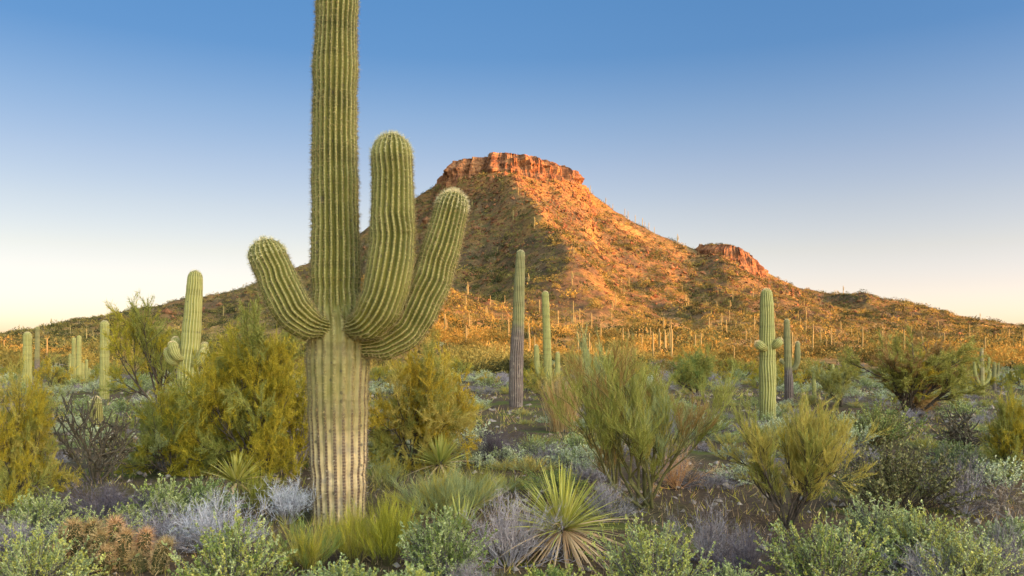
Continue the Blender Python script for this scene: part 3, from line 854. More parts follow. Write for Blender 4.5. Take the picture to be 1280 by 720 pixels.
for pts in ([(411, 411, 11, -.12), (400, 409, 14, -.22), (384, 404, 20.5, -.28), (368, 390, 23.5, -.32), (355, 368, 24.5, -.33), (344, 342, 23.5, -.33), (335, 322, 22.5, -.33), (329, 299, 20.5, -.33)],
            [(437, 408, 11, -.14), (447, 408, 15, -.25), (461, 402, 22, -.31), (474, 384, 26, -.34), (484, 355, 27.5, -.35), (489, 320, 27.5, -.35), (491, 280, 26.5, -.35), (491, 240, 25.5, -.35), (490, 205, 24.5, -.35), (489.5, 167, 22, -.35)],
            [(452, 432, 11, -.05), (464, 433, 15, -.10), (484, 429, 20, -.12), (505, 414, 23.5, -.12), (522, 389, 25, -.12), (536, 358, 25, -.12), (547, 325, 24, -.12), (555, 297, 22.5, -.12), (562, 270, 21.5, -.12), (570, 239, 19, -.12)]):
    g = Geo()
    limb(g, [local(p, q, d) for p, q, w, d in pts], [w * S0 for p, q, w, d in pts], 22, rng, depth=0.22, ds=0.016, vpr=8, bump=0.02, spines=7, sp_len=0.038, sp_w=0.0034)
    obj("arm", g, SPM("sag"), great)

# ------------------------------------------------------------------ the other near saguaros
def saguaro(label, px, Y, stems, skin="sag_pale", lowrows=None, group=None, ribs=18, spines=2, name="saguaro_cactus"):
    """stems: lists of (photo column, photo row, half width, depth offset in metres); the first is the trunk"""
    x = PX(px, Y); z = float(T(x, Y))
    k = Y / F
    t = thing(name, label, "cactus", (x, Y, z), group)
    for i, st in enumerate(stems):
        g = Geo()
        pts = [((p[0] - px) * k, p[3] if len(p) > 3 else 0.0, CAMH + (HOR - p[1]) * k - z) for p in st]
        low = None
        if lowrows:
            z1, z0 = CAMH + (HOR - lowrows[0]) * k - z, CAMH + (HOR - lowrows[1]) * k - z
            low = lambda zz, z1=z1, z0=z0: sstep(z1, z0, zz)
        limb(g, pts, [p[2] * k for p in st], ribs if i == 0 else 14, rng, depth=0.17, ds=0.05, vpr=6, low=low if i == 0 else None, bump=0.02, spines=spines, sp_len=0.03, sp_w=0.005, spacing=0.07)
        obj("trunk" if i == 0 else "arm", g, SPM(skin), t)
    return t

def col_pts(px0, base, px1, top, w0, w1, n=6):
    return [(px0 + (px1 - px0) * f, base + (top - base) * f, w0 + (w1 - w0) * f) for f in np.linspace(0, 1, n)]

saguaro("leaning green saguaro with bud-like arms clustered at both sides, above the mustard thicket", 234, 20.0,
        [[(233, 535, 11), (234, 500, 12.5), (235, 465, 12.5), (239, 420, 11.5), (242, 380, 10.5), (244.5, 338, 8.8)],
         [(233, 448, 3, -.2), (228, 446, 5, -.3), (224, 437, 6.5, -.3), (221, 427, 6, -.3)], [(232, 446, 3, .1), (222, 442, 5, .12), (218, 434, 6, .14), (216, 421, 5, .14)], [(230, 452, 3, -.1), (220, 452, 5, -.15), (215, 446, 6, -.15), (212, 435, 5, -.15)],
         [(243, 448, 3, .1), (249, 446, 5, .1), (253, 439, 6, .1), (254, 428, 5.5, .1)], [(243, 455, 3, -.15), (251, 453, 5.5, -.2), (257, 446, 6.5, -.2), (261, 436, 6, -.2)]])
saguaro("plain single-stemmed saguaro, thicker of the pair rising behind the yellow thicket", 34, 40.0, [col_pts(34, 492, 34.5, 415, 5.8, 4.9)])
saguaro("thin saguaro with brown scarred base beside the thicker one of its pair", 46.5, 58.0, [col_pts(46, 480, 47, 408, 3.4, 2.4)], "sag_bark", (445, 460))
for i, (p, b_, tp, w) in enumerate([(98.5, 480, 419, 3.2), (92, 480, 421.5, 2.8), (103, 483, 453, 2.8), (87.5, 480, 442, 2.2), (108, 482, 449, 2.0), (114, 482, 468, 2.6), (111, 479, 460, 1.6)]):
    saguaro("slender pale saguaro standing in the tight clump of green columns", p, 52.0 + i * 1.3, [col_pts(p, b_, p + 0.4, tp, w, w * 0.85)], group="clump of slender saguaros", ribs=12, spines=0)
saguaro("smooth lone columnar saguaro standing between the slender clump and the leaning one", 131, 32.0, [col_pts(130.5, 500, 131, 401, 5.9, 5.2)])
saguaro("tall armless saguaro with blackened bark on its lower half", 646, 25.0, [[(645, 516, 8.5), (645, 480, 9), (646, 440, 8.5), (648, 400, 7.5), (649, 360, 6.8), (651, 313, 5.6)]], "sag_bark", (398, 425), spines=2)
saguaro("saguaro with two short low arms behind the straw-coloured grass clump", 684, 36.0,
        [col_pts(686, 490, 681.5, 364, 5.5, 4.4), [(683, 474, 2), (676, 472, 3), (672.5, 462, 3.6), (671, 448, 3.6), (670.5, 431, 3)], [(687, 477, 2), (693, 474, 3), (697, 464, 3.4), (697, 452, 3.2), (697, 440, 2.8)]], lowrows=(470, 490))
saguaro("stout saguaro with two round knobs for arms, behind the golden bushy tree", 959, 19.5,
        [[(959.5, 532, 9.2), (959.5, 500, 10), (959.5, 460, 10.2), (959, 420, 9.6), (958.5, 390, 8.6), (958, 361, 7)],
         [(956, 436, 3, -.12), (950, 434, 5, -.22), (945.5, 432, 6, -.26), (941, 427, 5, -.28)], [(962, 434, 3, -.1), (966, 432, 4.5, -.18), (970, 428, 5.5, -.2), (972.5, 423, 4.6, -.2)]])
saguaro("dark-trunked saguaro with one raised arm beside the stout knobbed one", 985, 28.0,
        [[(986, 508, 5.2), (986, 480, 5.4), (985, 455, 4.6), (984, 430, 4.2), (983.5, 399, 3.6)], [(987, 462, 2), (993, 460, 3.2), (996.5, 452, 3.6), (997, 440, 3.6), (997, 427, 3)], [(982, 455, 1.5), (978, 453, 2.4), (976, 449, 2.2)]], "sag_bark", (455, 468), ribs=14)
saguaro("many-armed pale grey saguaro on open ground beside the rusty tree", 1228, 32.0,
        [[(1228, 502, 2.8), (1228, 480, 3), (1227.5, 460, 2.7), (1227, 434, 2)], [(1227, 482, 1.4), (1222, 476, 2), (1219, 466, 2), (1218, 452, 1.8)], [(1229, 480, 1.4), (1234, 477, 1.8), (1237, 470, 1.8), (1237, 462, 1.6)],
         [(1228, 466, 1.4), (1233, 463, 1.8), (1236, 456, 1.8), (1236, 446, 1.5)], [(1227, 462, 1.2), (1224, 458, 1.5), (1223, 450, 1.4)]], "sag_pale", (500, 430), ribs=10, spines=0)
saguaro("thin dark saguaro with a crooked shoulder, next to the many-armed one", 1243, 38.0, [col_pts(1243, 488, 1243, 452, 2.2, 2), [(1243, 470, 1.2), (1247, 468, 1.7), (1248, 460, 1.6), (1248, 453, 1.4)]], "sag_bark", (470, 488), ribs=10, spines=0)
saguaro("short young saguaro beside the bushy green broom past the dark-trunked one", 1018, 30.0, [col_pts(1018, 504, 1017, 466, 2.8, 2.2)], ribs=12, spines=0)
saguaro("thin young saguaro half hidden by a feathery green bush", 1041, 42.0, [col_pts(1041, 486, 1041, 455, 2.2, 1.9)], ribs=12, spines=0)
saguaro("pinkish rounded saguaro top peeping over the mustard bush behind the giant", 541, 26.0, [[(541, 512, 7), (541, 480, 7), (541, 466, 6.8), (541, 452, 5.6)]], "sag_bark", (430, 440))
saguaro("small grey-green saguaro with spiny crown rising inside the black branching cholla", 120, 16.5, [[(120, 548, 7), (120, 528, 8), (120, 512, 7.6), (120, 496, 5.2)]], "sag", spines=4)

# ------------------------------------------------------------------ the named plants of the near ground
def plant(kind, label, cat, px, base, parts, Y=None, group=None, rz=0.0, single=False):
    Y = Y or yground(base, px)
    x = PX(px, Y); z = float(T(x, Y)) - 0.02
    t = thing(kind, label, cat, (x, Y, z), group, rz)
    for nm, g, mats in parts: obj(nm, g, mats, t)
    return t

def wh(px, base, w, h):
    Y = yground(base, px); return Y * w / F, Y * h / F

SEED = [100]
def R():
    SEED[0] += 1; return np.random.RandomState(SEED[0])

def brittle(px, base, w, h, label, m=("sage",), twig="purple", stems=60, per=36, leaf=None, name="brittlebush"):
    W, H = wh(px, base, w, h)
    leaf = leaf or R().uniform(0.011, 0.018)
    return plant(name, label, "bush", px, base, leafy_bush(R(), W, H, leaf, stems, 6, per, m, twig))
def dead(px, base, w, h, label, m="grey", tip=None, **k):
    W, H = wh(px, base, w, h)
    return plant("dead_shrub", label, "dead bush", px, base, twig_bush(R(), W, H, m, tip, **k))
def pv(px, base, w, h, label, name="palo_verde_tree", cat="tree", **k):
    W, H = wh(px, base, w, h)
    return plant(name, label, cat, px, base, palo_verde(R(), W, H, D=k.pop("D", None), **k))
def brm(px, base, w, h, label, **k):
    W, H = wh(px, base, w, h)
    return plant("broom_bush", label, "bush", px, base, broom(R(), W, H, **k))
def yuc(px, base, rad, label, **k):
    Y = yground(base, px)
    return plant("yucca_plant", label, "yucca", px, base, yucca(R(), rad * Y / F, **k))

# far side first: trees behind
pv(198, 513, 92, 132, "dark olive tree with bare crooked branches behind the leaning saguaro", m=("olive", "mustard"), stems=6, tilt=50, n4=6, mixp=(.75, .25), wid=0.010, trunk=0.026)
pv(326, 592, 162, 186, "big mustard-yellow thicket against the giant saguaro's shaded side", m=("mustard", "olive"), stems=18, tilt=86, lift=0.05, spread=0.62, l0=0.7, trunk=0.012, n1=5, n2=6, n3=7, n4=11, mixp=(.78, .22), wid=0.0085)
pv(252, 586, 120, 116, "mustard and olive thicket directly below the leaning saguaro", m=("mustard", "olive"), stems=15, tilt=86, lift=0.05, spread=0.62, l0=0.7, trunk=0.012, mixp=(.6, .4), n4=11, wid=0.008)
pv(212, 592, 130, 92, "low olive-green thicket spreading in front of the mustard one", m=("olive", "mustard", "bluegreen"), stems=10, tilt=78, mixp=(.6, .25, .15), n4=7, wid=0.008)
pv(368, 588, 90, 135, "mustard bush with tangled grey limbs crowding the giant saguaro's trunk", m=("mustard", "olive"), stems=7, tilt=55, mixp=(.8, .2), wid=0.008, bark="bark_grey")
pv(517, 582, 140, 142, "rounded mustard-gold bush just past the giant saguaro's trunk", m=("mustard", "olive", "gold"), stems=17, tilt=86, lift=0.05, spread=0.62, l0=0.7, trunk=0.012, mixp=(.5, .35, .15), n4=11, wid=0.008)
pv(22, 622, 118, 148, "yellow feathery thicket below the pair of plain saguaros", m=("mustard", "gold", "olive"), stems=17, tilt=86, lift=0.05, spread=0.62, l0=0.7, trunk=0.012, mixp=(.55, .2, .25), n4=10, wid=0.007)
pv(1138, 522, 128, 104, "gnarled tree with drooping rusty and green crown on black limbs", m=("olive", "brown", "mustard"), stems=9, tilt=64, l0=1.1, n1=5, n2=6, n3=6, n4=9, mixp=(.6, .34, .06), wid=0.013, trunk=0.04, lift=0.0, name="mesquite_tree")
pv(872, 497, 70, 62, "dark green feathery tree at the far edge behind the tall broom tree", m=("green", "olive"), stems=7, tilt=55, n4=5, wid=0.014, mixp=(.5, .5))
pv(806, 632, 172, 196, "tall brushy green tree with upswept twigs, tallest past the giant cactus", m=("olive", "gold", "bluegreen", "brown"), stems=9, tilt=52, l0=1.0, n1=5, n2=5, n3=7, n4=5, mixp=(.50, .20, .12, .18), lift=0.24, upright=0.28, spread=0.36, wid=0.005, bark="bark_green", twl=0.75)
pv(768, 612, 66, 186, "tall slim spray of green twigs rising against the brushy tree's shaded side", m=("olive", "bluegreen", "gold"), stems=6, tilt=20, lift=0.35, upright=0.3, spread=0.28, n4=5, wid=0.005, bark="bark_green", mixp=(.6, .25, .15))
pv(742, 560, 60, 120, "slim green spray of upright twigs beside the straw grass clump", m=("olive", "bluegreen"), stems=6, tilt=24, lift=0.4, upright=0.3, spread=0.25, n4=5, wid=0.008, bark="bark_green", mixp=(.7, .3))
pv(985, 662, 122, 160, "golden bushy tree on twisted black trunks below the stout saguaro", m=("gold", "mustard", "olive", "rust"), stems=6, tilt=42, n1=7, n2=8, n3=7, n4=10, mixp=(.72, .06, .22, 0), wid=0.0042, trunk=0.02, lift=0.22, upright=0.15)
pv(1268, 600, 60, 118, "yellow-green bush cut by the picture's edge past the cholla", m=("mustard", "olive"), stems=8, tilt=50, mixp=(.6, .4), wid=0.008)
pv(1052, 508, 62, 52, "feathery green bush in front of the sunlit slope beside the gnarled tree", m=("bluegreen", "olive"), stems=8, tilt=55, n4=5, wid=0.014, mixp=(.5, .5), name="desert_bush", cat="bush")
pv(678, 502, 52, 44, "small olive bush at the foot of the two-armed saguaro", m=("olive", "gold"), stems=8, tilt=60, n1=4, n2=5, n3=5, n4=6, wid=0.014, name="desert_bush", cat="bush")
brittle(1090, 556, 112, 58, "broad dark olive bush below the gnarled rusty tree", ("green", "sage_y", "jojoba"), "bark_green", 56, 26, 0.026, "desert_bush")
brittle(1120, 637, 138, 88, "rounded dark shrub with small brownish oval leaves beside the golden tree", ("jojoba",), "bark", 66, 24, 0.026, "jojoba_shrub")
W, H = wh(704, 538, 46, 76)
plant("grass_clump", "tall dry straw-coloured grass clump below the two-armed saguaro", "grass", 704, 538, tuft(R(), W, H, ("straw", "straw", "rust"), 800, 26, 0.010))
W, H = wh(846, 606, 84, 56)
plant("dead_branch_heap", "tan dead branches sprawling beside the tall brushy tree's trunks", "dead branches", 846, 608, twig_bush(R(), W, H, "rust", "straw", stems=22, lift=-0.05, tilt=88))
W, H = wh(118, 606, 92, 106)
plant("cholla_cactus", "black branching cholla with bare forked arms beside the yellow thicket", "cactus", 118, 606, cholla(R(), W, H))
W, H = wh(1208, 572, 70, 60)
plant("cholla_cactus", "tangled brown cholla with curling arms beyond the dark rounded shrub", "cactus", 1208, 572, cholla(R(), W, H, lift=-0.05, tilt=70, spread=0.9))
W, H = wh(1262, 650, 90, 46)
plant("dead_branch_heap", "bleached brown fallen branches lying at the edge below the yellow-green bush", "dead branches", 1268, 648, cholla(R(), W, H, "bark_grey", -0.15, 6, 84, 0.02, 0.8, 0.35))

# yuccas
yuc(703, 694, 92, "large spiky yucca with a skirt of dead straw leaves", n=190, dead=90, w=0.016, tmax=80, base_h=0.2)
yuc(550, 592, 46, "green spiky yucca in front of the rounded mustard-gold bush", n=90, dead=12, w=0.028, m="yucca_y", tmax=70)
yuc(296, 616, 44, "stiff fan-leaved yucca at the foot of the mustard thicket", n=70, dead=8, w=0.030, tmax=62)
yuc(576, 688, 58, "thin sparse yucca among green leaves beside the grey dead shrub", n=44, dead=4, w=0.016, tmax=48, m="yucca_y")

# broom and grassy bushes
brm(440, 700, 66, 74, "bright yellow-green broom hugging the giant saguaro's foot", m=("broom", "broom", "gold"), n=5200, tilt=46)
brm(486, 704, 74, 88, "taller spiky yellow broom on the sunward side of the giant's foot", m=("broom",), n=5600, tilt=42)
brm(383, 712, 88, 70, "lower yellow-green broom on the shaded side of the giant's foot", m=("broom", "gold", "green"), n=5600)
brm(322, 634, 52, 54, "small yellow broom tucked against the stiff fan-leaved yucca", m=("broom",), n=1800, tilt=38)
brm(555, 644, 126, 62, "blue-green tussock with yellow tips below the green yucca", m=("bluegreen", "gold", "bluegreen"), n=8500, tilt=60)
brm(604, 622, 56, 44, "small gold tussock between the green yucca and the dark dead shrub", m=("gold", "broom"), n=1800)
brm(435, 640, 60, 60, "dry golden tussock peeping out behind the giant saguaro's base", m=("gold",), n=1600)
brm(480, 612, 60, 50, "gold-tipped tussock under the rounded mustard-gold bush", m=("gold", "bluegreen"), n=1800)

# dead grey shrubs
dead(636, 706, 118, 92, "grey leafless shrub with silvery twigs beside the large yucca", "grey", "grey")
dead(588, 740, 60, 44, "small grey dead shrub at the lower edge in front of the thin yucca", "grey")
dead(885, 706, 100, 84, "purple-grey leafless shrub under the tall brushy tree", "purple", "grey")
dead(932, 724, 80, 74, "dark dead shrub below the golden tree's black trunks", "purple")
dead(128, 652, 132, 58, "dark purple leafless shrub below the black cholla", "purple", "purple", stems=60)
dead(268, 690, 112, 76, "pale silver-blue dead shrub behind the leafy bush near the giant saguaro", "grey", "pale", stems=60, lift=0.3)
dead(205, 688, 90, 60, "dusky dead shrub behind the small brown hedgehog stem", "purple", "grey")
dead(360, 652, 58, 56, "slate-blue wiry dead shrub against the giant saguaro's foot", "grey", "pale", lift=0.5, tilt=45)
dead(618, 578, 86, 48, "blackish dead shrub beyond the small gold tussock", "purple")
dead(1205, 640, 90, 76, "grey thatch of dead twigs between the dark rounded shrub and fallen branches", "grey", "purple")
dead(1252, 720, 80, 84, "mauve dead shrub beneath the bleached fallen branches", "purple", "grey")
dead(1150, 745, 110, 66, "dead purple twigs poking out below the row of pale green bushes", "purple", "grey")
dead(30, 690, 80, 48, "dull purple dead twigs behind the pale bush by the lower corner", "purple", "grey")
dead(830, 600, 60, 50, "grey dead twigs tangled into the tall brushy tree's base", "grey")
dead(760, 650, 70, 56, "brown-grey dead stalks between the large yucca and the brushy tree", "purple", "grey")

# leafy bushes
brittle(40, 742, 130, 84, "pale sage bush filling the lower corner below the yellow thicket", ("sage", "sage_y"))
brittle(112, 700, 160, 66, "wide sage-green bush behind the brown hedgehog cactus", ("sage", "sage", "sage_y"))
brittle(40, 668, 100, 52, "sage bush squeezed under the yellow thicket", ("sage", "green"))
brittle(205, 650, 84, 52, "fresh green bush beside the dark purple shrub", ("green", "sage"))
brittle(258, 642, 76, 44, "fresh green bush below the olive thicket", ("green", "sage"))
brittle(292, 742, 122, 98, "round leafy bush of grey-green leaves near the bare dirt patch", ("sage", "sage_y", "green"), stems=64)
brittle(425, 748, 90, 48, "low leafy clump in front of the bright broom", ("sage_y", "sage"))
brittle(556, 722, 104, 88, "deep green leafy bush around the thin yucca", ("green", "sage"), stems=64)
brittle(520, 752, 80, 44, "low pale clump at the lower edge below the bright broom", ("sage", "sage_y"))
brittle(690, 756, 90, 48, "low green clump under the large yucca's dead skirt", ("sage_y", "green"))
brittle(815, 742, 142, 92, "yellow-green leafy bush in front of the tall brushy tree", ("sage_y", "sage_y", "sage"), stems=64)
brittle(905, 752, 80, 48, "small sage clump at the lower edge between two larger leafy bushes", ("sage",))
brittle(1032, 748, 130, 100, "lime-tinted leafy bush below the golden tree", ("sage_y", "sage", "green"), stems=66)
brittle(1092, 690, 130, 70, "grey-green bush in front of the dark rounded shrub", ("sage", "sage", "bluegreen"), stems=64)
brittle(1150, 712, 110, 78, "pale green bush, middle of the leafy row under the dark rounded shrub", ("sage", "sage_y"), stems=64)
brittle(1205, 742, 130, 84, "broad pale bush with dry stems, last of the leafy row", ("sage", "sage_y", "sage"), stems=64)
brittle(1268, 690, 60, 44, "pale sage sprigs against the fallen branches", ("sage",))
brittle(1258, 600, 60, 36, "bright green low bush beneath the yellow-green edge bush", ("green", "sage_y"))
brittle(1195, 588, 70, 40, "green bush under the tangled brown cholla", ("green", "sage"))
brittle(700, 620, 80, 36, "low olive clump in the grassy gap behind the large yucca", ("green", "sage_y"))

# hedgehog cactus: a cluster of short stems under fierce brown spines
def hedgehog(label, px, base, stems, rad, h):
    Y = yground(base, px); x = PX(px, Y); z = float(T(x, Y))
    t = thing("hedgehog_cactus", label, "cactus", (x, Y, z))
    r_ = R()
    for dx, dy, hh, lean in stems:
        g = Geo()
        H = h * hh * Y / F; rr = rad * Y / F
        dx = dx * 1.3
        p = [(dx * Y / F, dy, 0.0), (dx * Y / F + lean * 0.3, dy, H * 0.5), (dx * Y / F + lean, dy - 0.02, H)]
        limb(g, p, [rr * 0.85, rr, rr * 0.92], 12, r_, depth=0.15, ds=0.02, vpr=4, bump=0.02, spines=5, sp_len=0.05, sp_w=0.0030, spacing=0.026, tipspines=False)
        k = 160
        d = unit(r_.normal(size=(k, 3)) + np.array([0, 0, 0.9])); cc = np.array(p[-1]) - np.array([0, 0, rr * 0.8])
        blades(g, cc + d * rr * 0.85, unit(d + r_.normal(size=(k, 3)) * 0.5) * 0.06, 0.0036, 1, r_)
        obj("stem", g, [M["hedgehog"], M["spine_brown"], M["spine_tip"], M["spine_dark"]], t)
    return t
hedgehog("cluster of fierce brown-spined hedgehog cactus stems in sage bushes", 122, 712, [(-30, .05, .75, -.03), (-18, -.02, 1.0, -.02), (-8, .06, .95, 0), (4, -.05, .8, .02), (14, .04, 1.0, .01), (26, -.03, .8, .03), (-24, -.12, .5, -.04), (16, -.13, .55, .02), (38, .08, .75, .03)], 8.5, 60)
hedgehog("short pair of dark brown hedgehog stems by the bare dirt patch", 186, 716, [(-8, .02, .55, -.05), (8, 0, 1.0, .07)], 9, 40)

# ------------------------------------------------------------------ low bushes of the middle ground
ZONES = [(-60, "below the plain paired saguaros"), (150, "near the olive tree and leaning saguaro"), (400, "behind the giant saguaro"), (560, "around the blackened saguaro"), (690, "behind the straw clump and brushy tree"), (905, "around the stout knobbed saguaro"), (1010, "before the gnarled rusty tree"), (1190, "near the many-armed saguaro")]
def zone(px):
    z = ZONES[0][1]
    for p, nme in ZONES:
        if px >= p: z = nme
    return z
def depth_word(Y): return "close in" if Y < 21 else "midway out" if Y < 36 else "far out near the hill foot"

KINDS = [("brittlebush", "bush", "sage-green leafy mound", [leafy_bush(R(), 1.1, 0.55, 0.042, 36, 5, 13, ("sage", "silver", "silver")) for _ in range(3)], 0.20, (0.7, 1.5)),
         ("desert_bush", "bush", "fresh green bush", [leafy_bush(R(), 1.1, 0.65, 0.042, 36, 5, 13, ("green", "sage")) for _ in range(2)], 0.20, (0.7, 1.5)),
         ("dead_shrub", "dead bush", "purple-grey leafless shrub", [twig_bush(R(), 1.1, 0.5, "purple", "grey", stems=30, fine=4, width=0.010) for _ in range(2)], 0.17, (0.7, 1.4)),
         ("bursage_bush", "bush", "pale yellow-green tussock", [broom(R(), 1.1, 0.5, ("bluegreen", "gold"), 1500, 62, 0.014) for _ in range(2)], 0.19, (0.6, 1.2)),
         ("palo_verde_bush", "bush", "olive twiggy bush", [palo_verde(R(), 1.5, 1.0, ("olive", "mustard"), stems=7, n1=4, n2=5, n3=5, n4=5, wid=0.018, tilt=70) for _ in range(2)], 0.15, (0.8, 1.6))]
protos = {}
rng = np.random.RandomState(21)
used_proto = set()
cnt = 0
BLOCK = [(424, 7.7, 0.6)]
for _ in range(30000):
    if cnt >= 960: break
    Y = math.exp(rng.uniform(math.log(8.6), math.log(60))) if rng.rand() < 0.6 else rng.uniform(34, 108)
    px = rng.uniform(-110, 1390)
    x = PX(px, Y)
    # thin out where clumps of bare, grassy ground show
    if vnoise(np.array([x * 0.22 + 40]), np.array([Y * 0.22]))[0] < -0.7: continue
    if Y < 14 and not (560 < px < 780 or 860 < px < 940 or px > 1200): 
        if Y < 10.5 or rng.rand() < 0.6: continue
    ok = True
    for bx, by, br in BLOCK:
        if (bx if by == 7.7 else bx) is None: pass
    p = np.array([k[4] for k in KINDS]); 
    clump = vnoise(np.array([x * 0.35 + 9]), np.array([Y * 0.3 + 4]))[0]
    p = p * np.exp(np.array([1.0, 0.4, -1.0, 0.2, -0.6]) * clump * 1.6); p /= p.sum()
    ki = rng.choice(len(KINDS), p=p)
    if KINDS[ki][0] == "palo_verde_bush" and Y < 32: continue
    if 560 < px < 720 and 13 < Y < 32 and ki not in (0, 3): continue
    nm, cat, desc, variants, _, sc = KINDS[ki]
    vi = rng.randint(len(variants))
    s = rng.uniform(*sc) * (0.56 if Y < 20 else 0.62 if Y < 30 else 0.8 if Y < 40 else 1.05)
    if any((x - q[0]) ** 2 + (Y - q[1]) ** 2 < (0.36 * (s + q[2])) ** 2 for q in BLOCK[1:]): continue
    BLOCK.append((x, Y, s))
    zd = zone(px)
    lab = f"{desc} {depth_word(Y)}, {zd}"
    grp = f"{desc} plants {depth_word(Y)} {zd}"
    loc = (x, Y, float(T(x, Y)) - 0.02)
    rz = rng.uniform(0, 6.28); scv = (s, s, s * rng.uniform(0.75, 1.05))
    key = (ki, vi)
    if key not in protos:
        t = thing(nm, lab, cat, loc, grp, rz); t.scale = scv
        for pn, g, mats in variants[vi]: obj(pn, g, mats, t)
        protos[key] = t
    else:
        copy_tree(protos[key], loc, rz, scv, lab, grp)
    cnt += 1

# ------------------------------------------------------------------ scrub and saguaros of the hill
rng = np.random.RandomState(5)
def clump_mesh(rng, n, seed, t0=0.16, t1=0.36, w=0.085):
    """a loose dome of leaf tufts, unit radius"""
    d = unit(rng.normal(size=(n, 3)) * np.array([1, 1, 0.8])); d[:, 2] = np.abs(d[:, 2])
    rad = rng.uniform(0.35, 1.0, (n, 1)) ** 0.6
    lob = 1 + 0.35 * vnoise(d[:, :1] * 2.1 + seed, d[:, 1:2] * 2.1 + d[:, 2:] * 1.7)
    p = d * rad * lob * np.array([1, 1, 0.85])
    t = unit(d + rng.normal(size=(n, 3)) * 0.9) * rng.uniform(t0, t1, (n, 1))
    side = unit(np.cross(t, rng.normal(size=(n, 3)))) * w
    return np.stack([p - side, p + side, p + t], 1)      # n,3,3

NS = 32000
px_ = rng.uniform(-60, 1340, NS * 3)
Yb = 76 + (rng.uniform(0, 1, NS * 3) ** 0.85) * 372
xb = PX(px_, Yb)
hr = hill_rel(xb, Yb)
dens = fbm(xb * 0.045 + 3, Yb * 0.03, 4)
keep = (hr > 0.1) & (rng.uniform(-1.1, 1.0, len(xb)) < dens + 0.62 - 1.0 * sstep(190, 120, Yb)) & (np.hypot(xb, Yb - 400) > 39) & (((xb - 109) / 18) ** 2 + ((Yb - 396) / 16) ** 2 > 1)
xb, Yb = xb[keep][:NS], Yb[keep][:NS]
zb = T(xb, Yb)
sz = rng.uniform(0.35, 1.0, len(xb)) ** 1.4 * 1.5 + (rng.rand(len(xb)) < 0.10 * sstep(230, 120, Yb) + 0.06) * rng.uniform(0.6, 1.6, len(xb))
order = np.argsort(-sz / Yb)
big, rest = order[:300], order[300:]
# fallen rocks on the slopes, thickest under the cliffs
nr = 5200
rx_ = np.concatenate([rng.normal(0, 42, nr), rng.normal(109, 26, nr // 4), rng.uniform(-150, 190, nr)]); ry_ = np.concatenate([400 - np.abs(rng.normal(0, 1, nr)) * 55 - 20, 392 - np.abs(rng.normal(0, 1, nr // 4)) * 24, rng.uniform(85, 390, nr)])
kk = (hill_rel(rx_, ry_) > 0.5) & (np.hypot(rx_, ry_ - 400) > 37)
rx_, ry_ = rx_[kk], ry_[kk]; n = len(rx_)
rs_ = (0.22 + rng.gamma(1.2, 0.22, n)) * (0.35 + 0.65 * sstep(150, 300, ry_))
oc = np.array([(1, 0, 0), (0, 1, 0), (-1, 0, 0), (0, -1, 0), (0, 0, .8), (0, 0, -.8)])
Vr = (oc[None] + rng.normal(size=(n, 6, 3)) * 0.25) * rs_[:, None, None] + np.stack([rx_, ry_, T(rx_, ry_)], 1)[:, None]
Fr = np.array([(0, 1, 4), (1, 2, 4), (2, 3, 4), (3, 0, 4), (1, 0, 5), (2, 1, 5), (3, 2, 5), (0, 3, 5)])
g = Geo(); g.add(Vr.reshape(-1, 3), (Fr[None] + (np.arange(n) * 6)[:, None, None]).reshape(-1, 3), 0)
o = obj("rubble", g, [M["cliff"]]); o["kind"] = "stuff"; o["label"] = "fallen rocks strewn over the slopes of the hill"
# scrub on top of the mesa and the crag
extra = []
for (cx, cy, rim, n) in ((0, 400, mesa_rim, 320), (109, 396, crag_rim, 240)):
    k = rng.randint(0, len(rim), n); f = rng.uniform(0.62, 0.985, n)
    zz = rim[k, 2] - 0.15
    extra.append(np.stack([cx + (rim[k, 0] - cx) * f, cy + (rim[k, 1] - cy) * f, zz, rng.uniform(0.35, 1.0, n)], 1))
extra = np.concatenate(extra)
P = np.concatenate([np.stack([xb[rest], Yb[rest], zb[rest]], 1), extra[:, :3]])
Sz = np.concatenate([sz[rest], extra[:, 3]])
temps = [clump_mesh(rng, 60, k) for k in range(8)]
g = Geo()
which = rng.randint(0, 8, len(P))
for k in range(8):
    s = which == k
    n = s.sum()
    an = rng.uniform(0, 6.28, n)
    ca, sa = np.cos(an), np.sin(an)
    t = temps[k].reshape(-1, 3)
    X = t[None, :, 0] * ca[:, None] - t[None, :, 1] * sa[:, None]
    Yt = t[None, :, 0] * sa[:, None] + t[None, :, 1] * ca[:, None]
    V = np.stack([X, Yt, np.broadcast_to(t[None, :, 2], X.shape)], -1) * Sz[s][:, None, None] + P[s][:, None]
    tone = np.where(P[s][:, 1] < 235, rng.rand(n) ** 0.55 * 0.92, rng.rand(n))  # scrub low on the slope gets brighter tones standing in for sunlight
    g.add(V.reshape(-1, 3), np.arange(V.shape[0] * V.shape[1]).reshape(-1, 3), 0, False, tone=np.repeat(tone, V.shape[1]))
o = obj("scrub", g, [M["scrub"]]); o["kind"] = "stuff"; o["label"] = "mass of small desert scrub covering the hill"

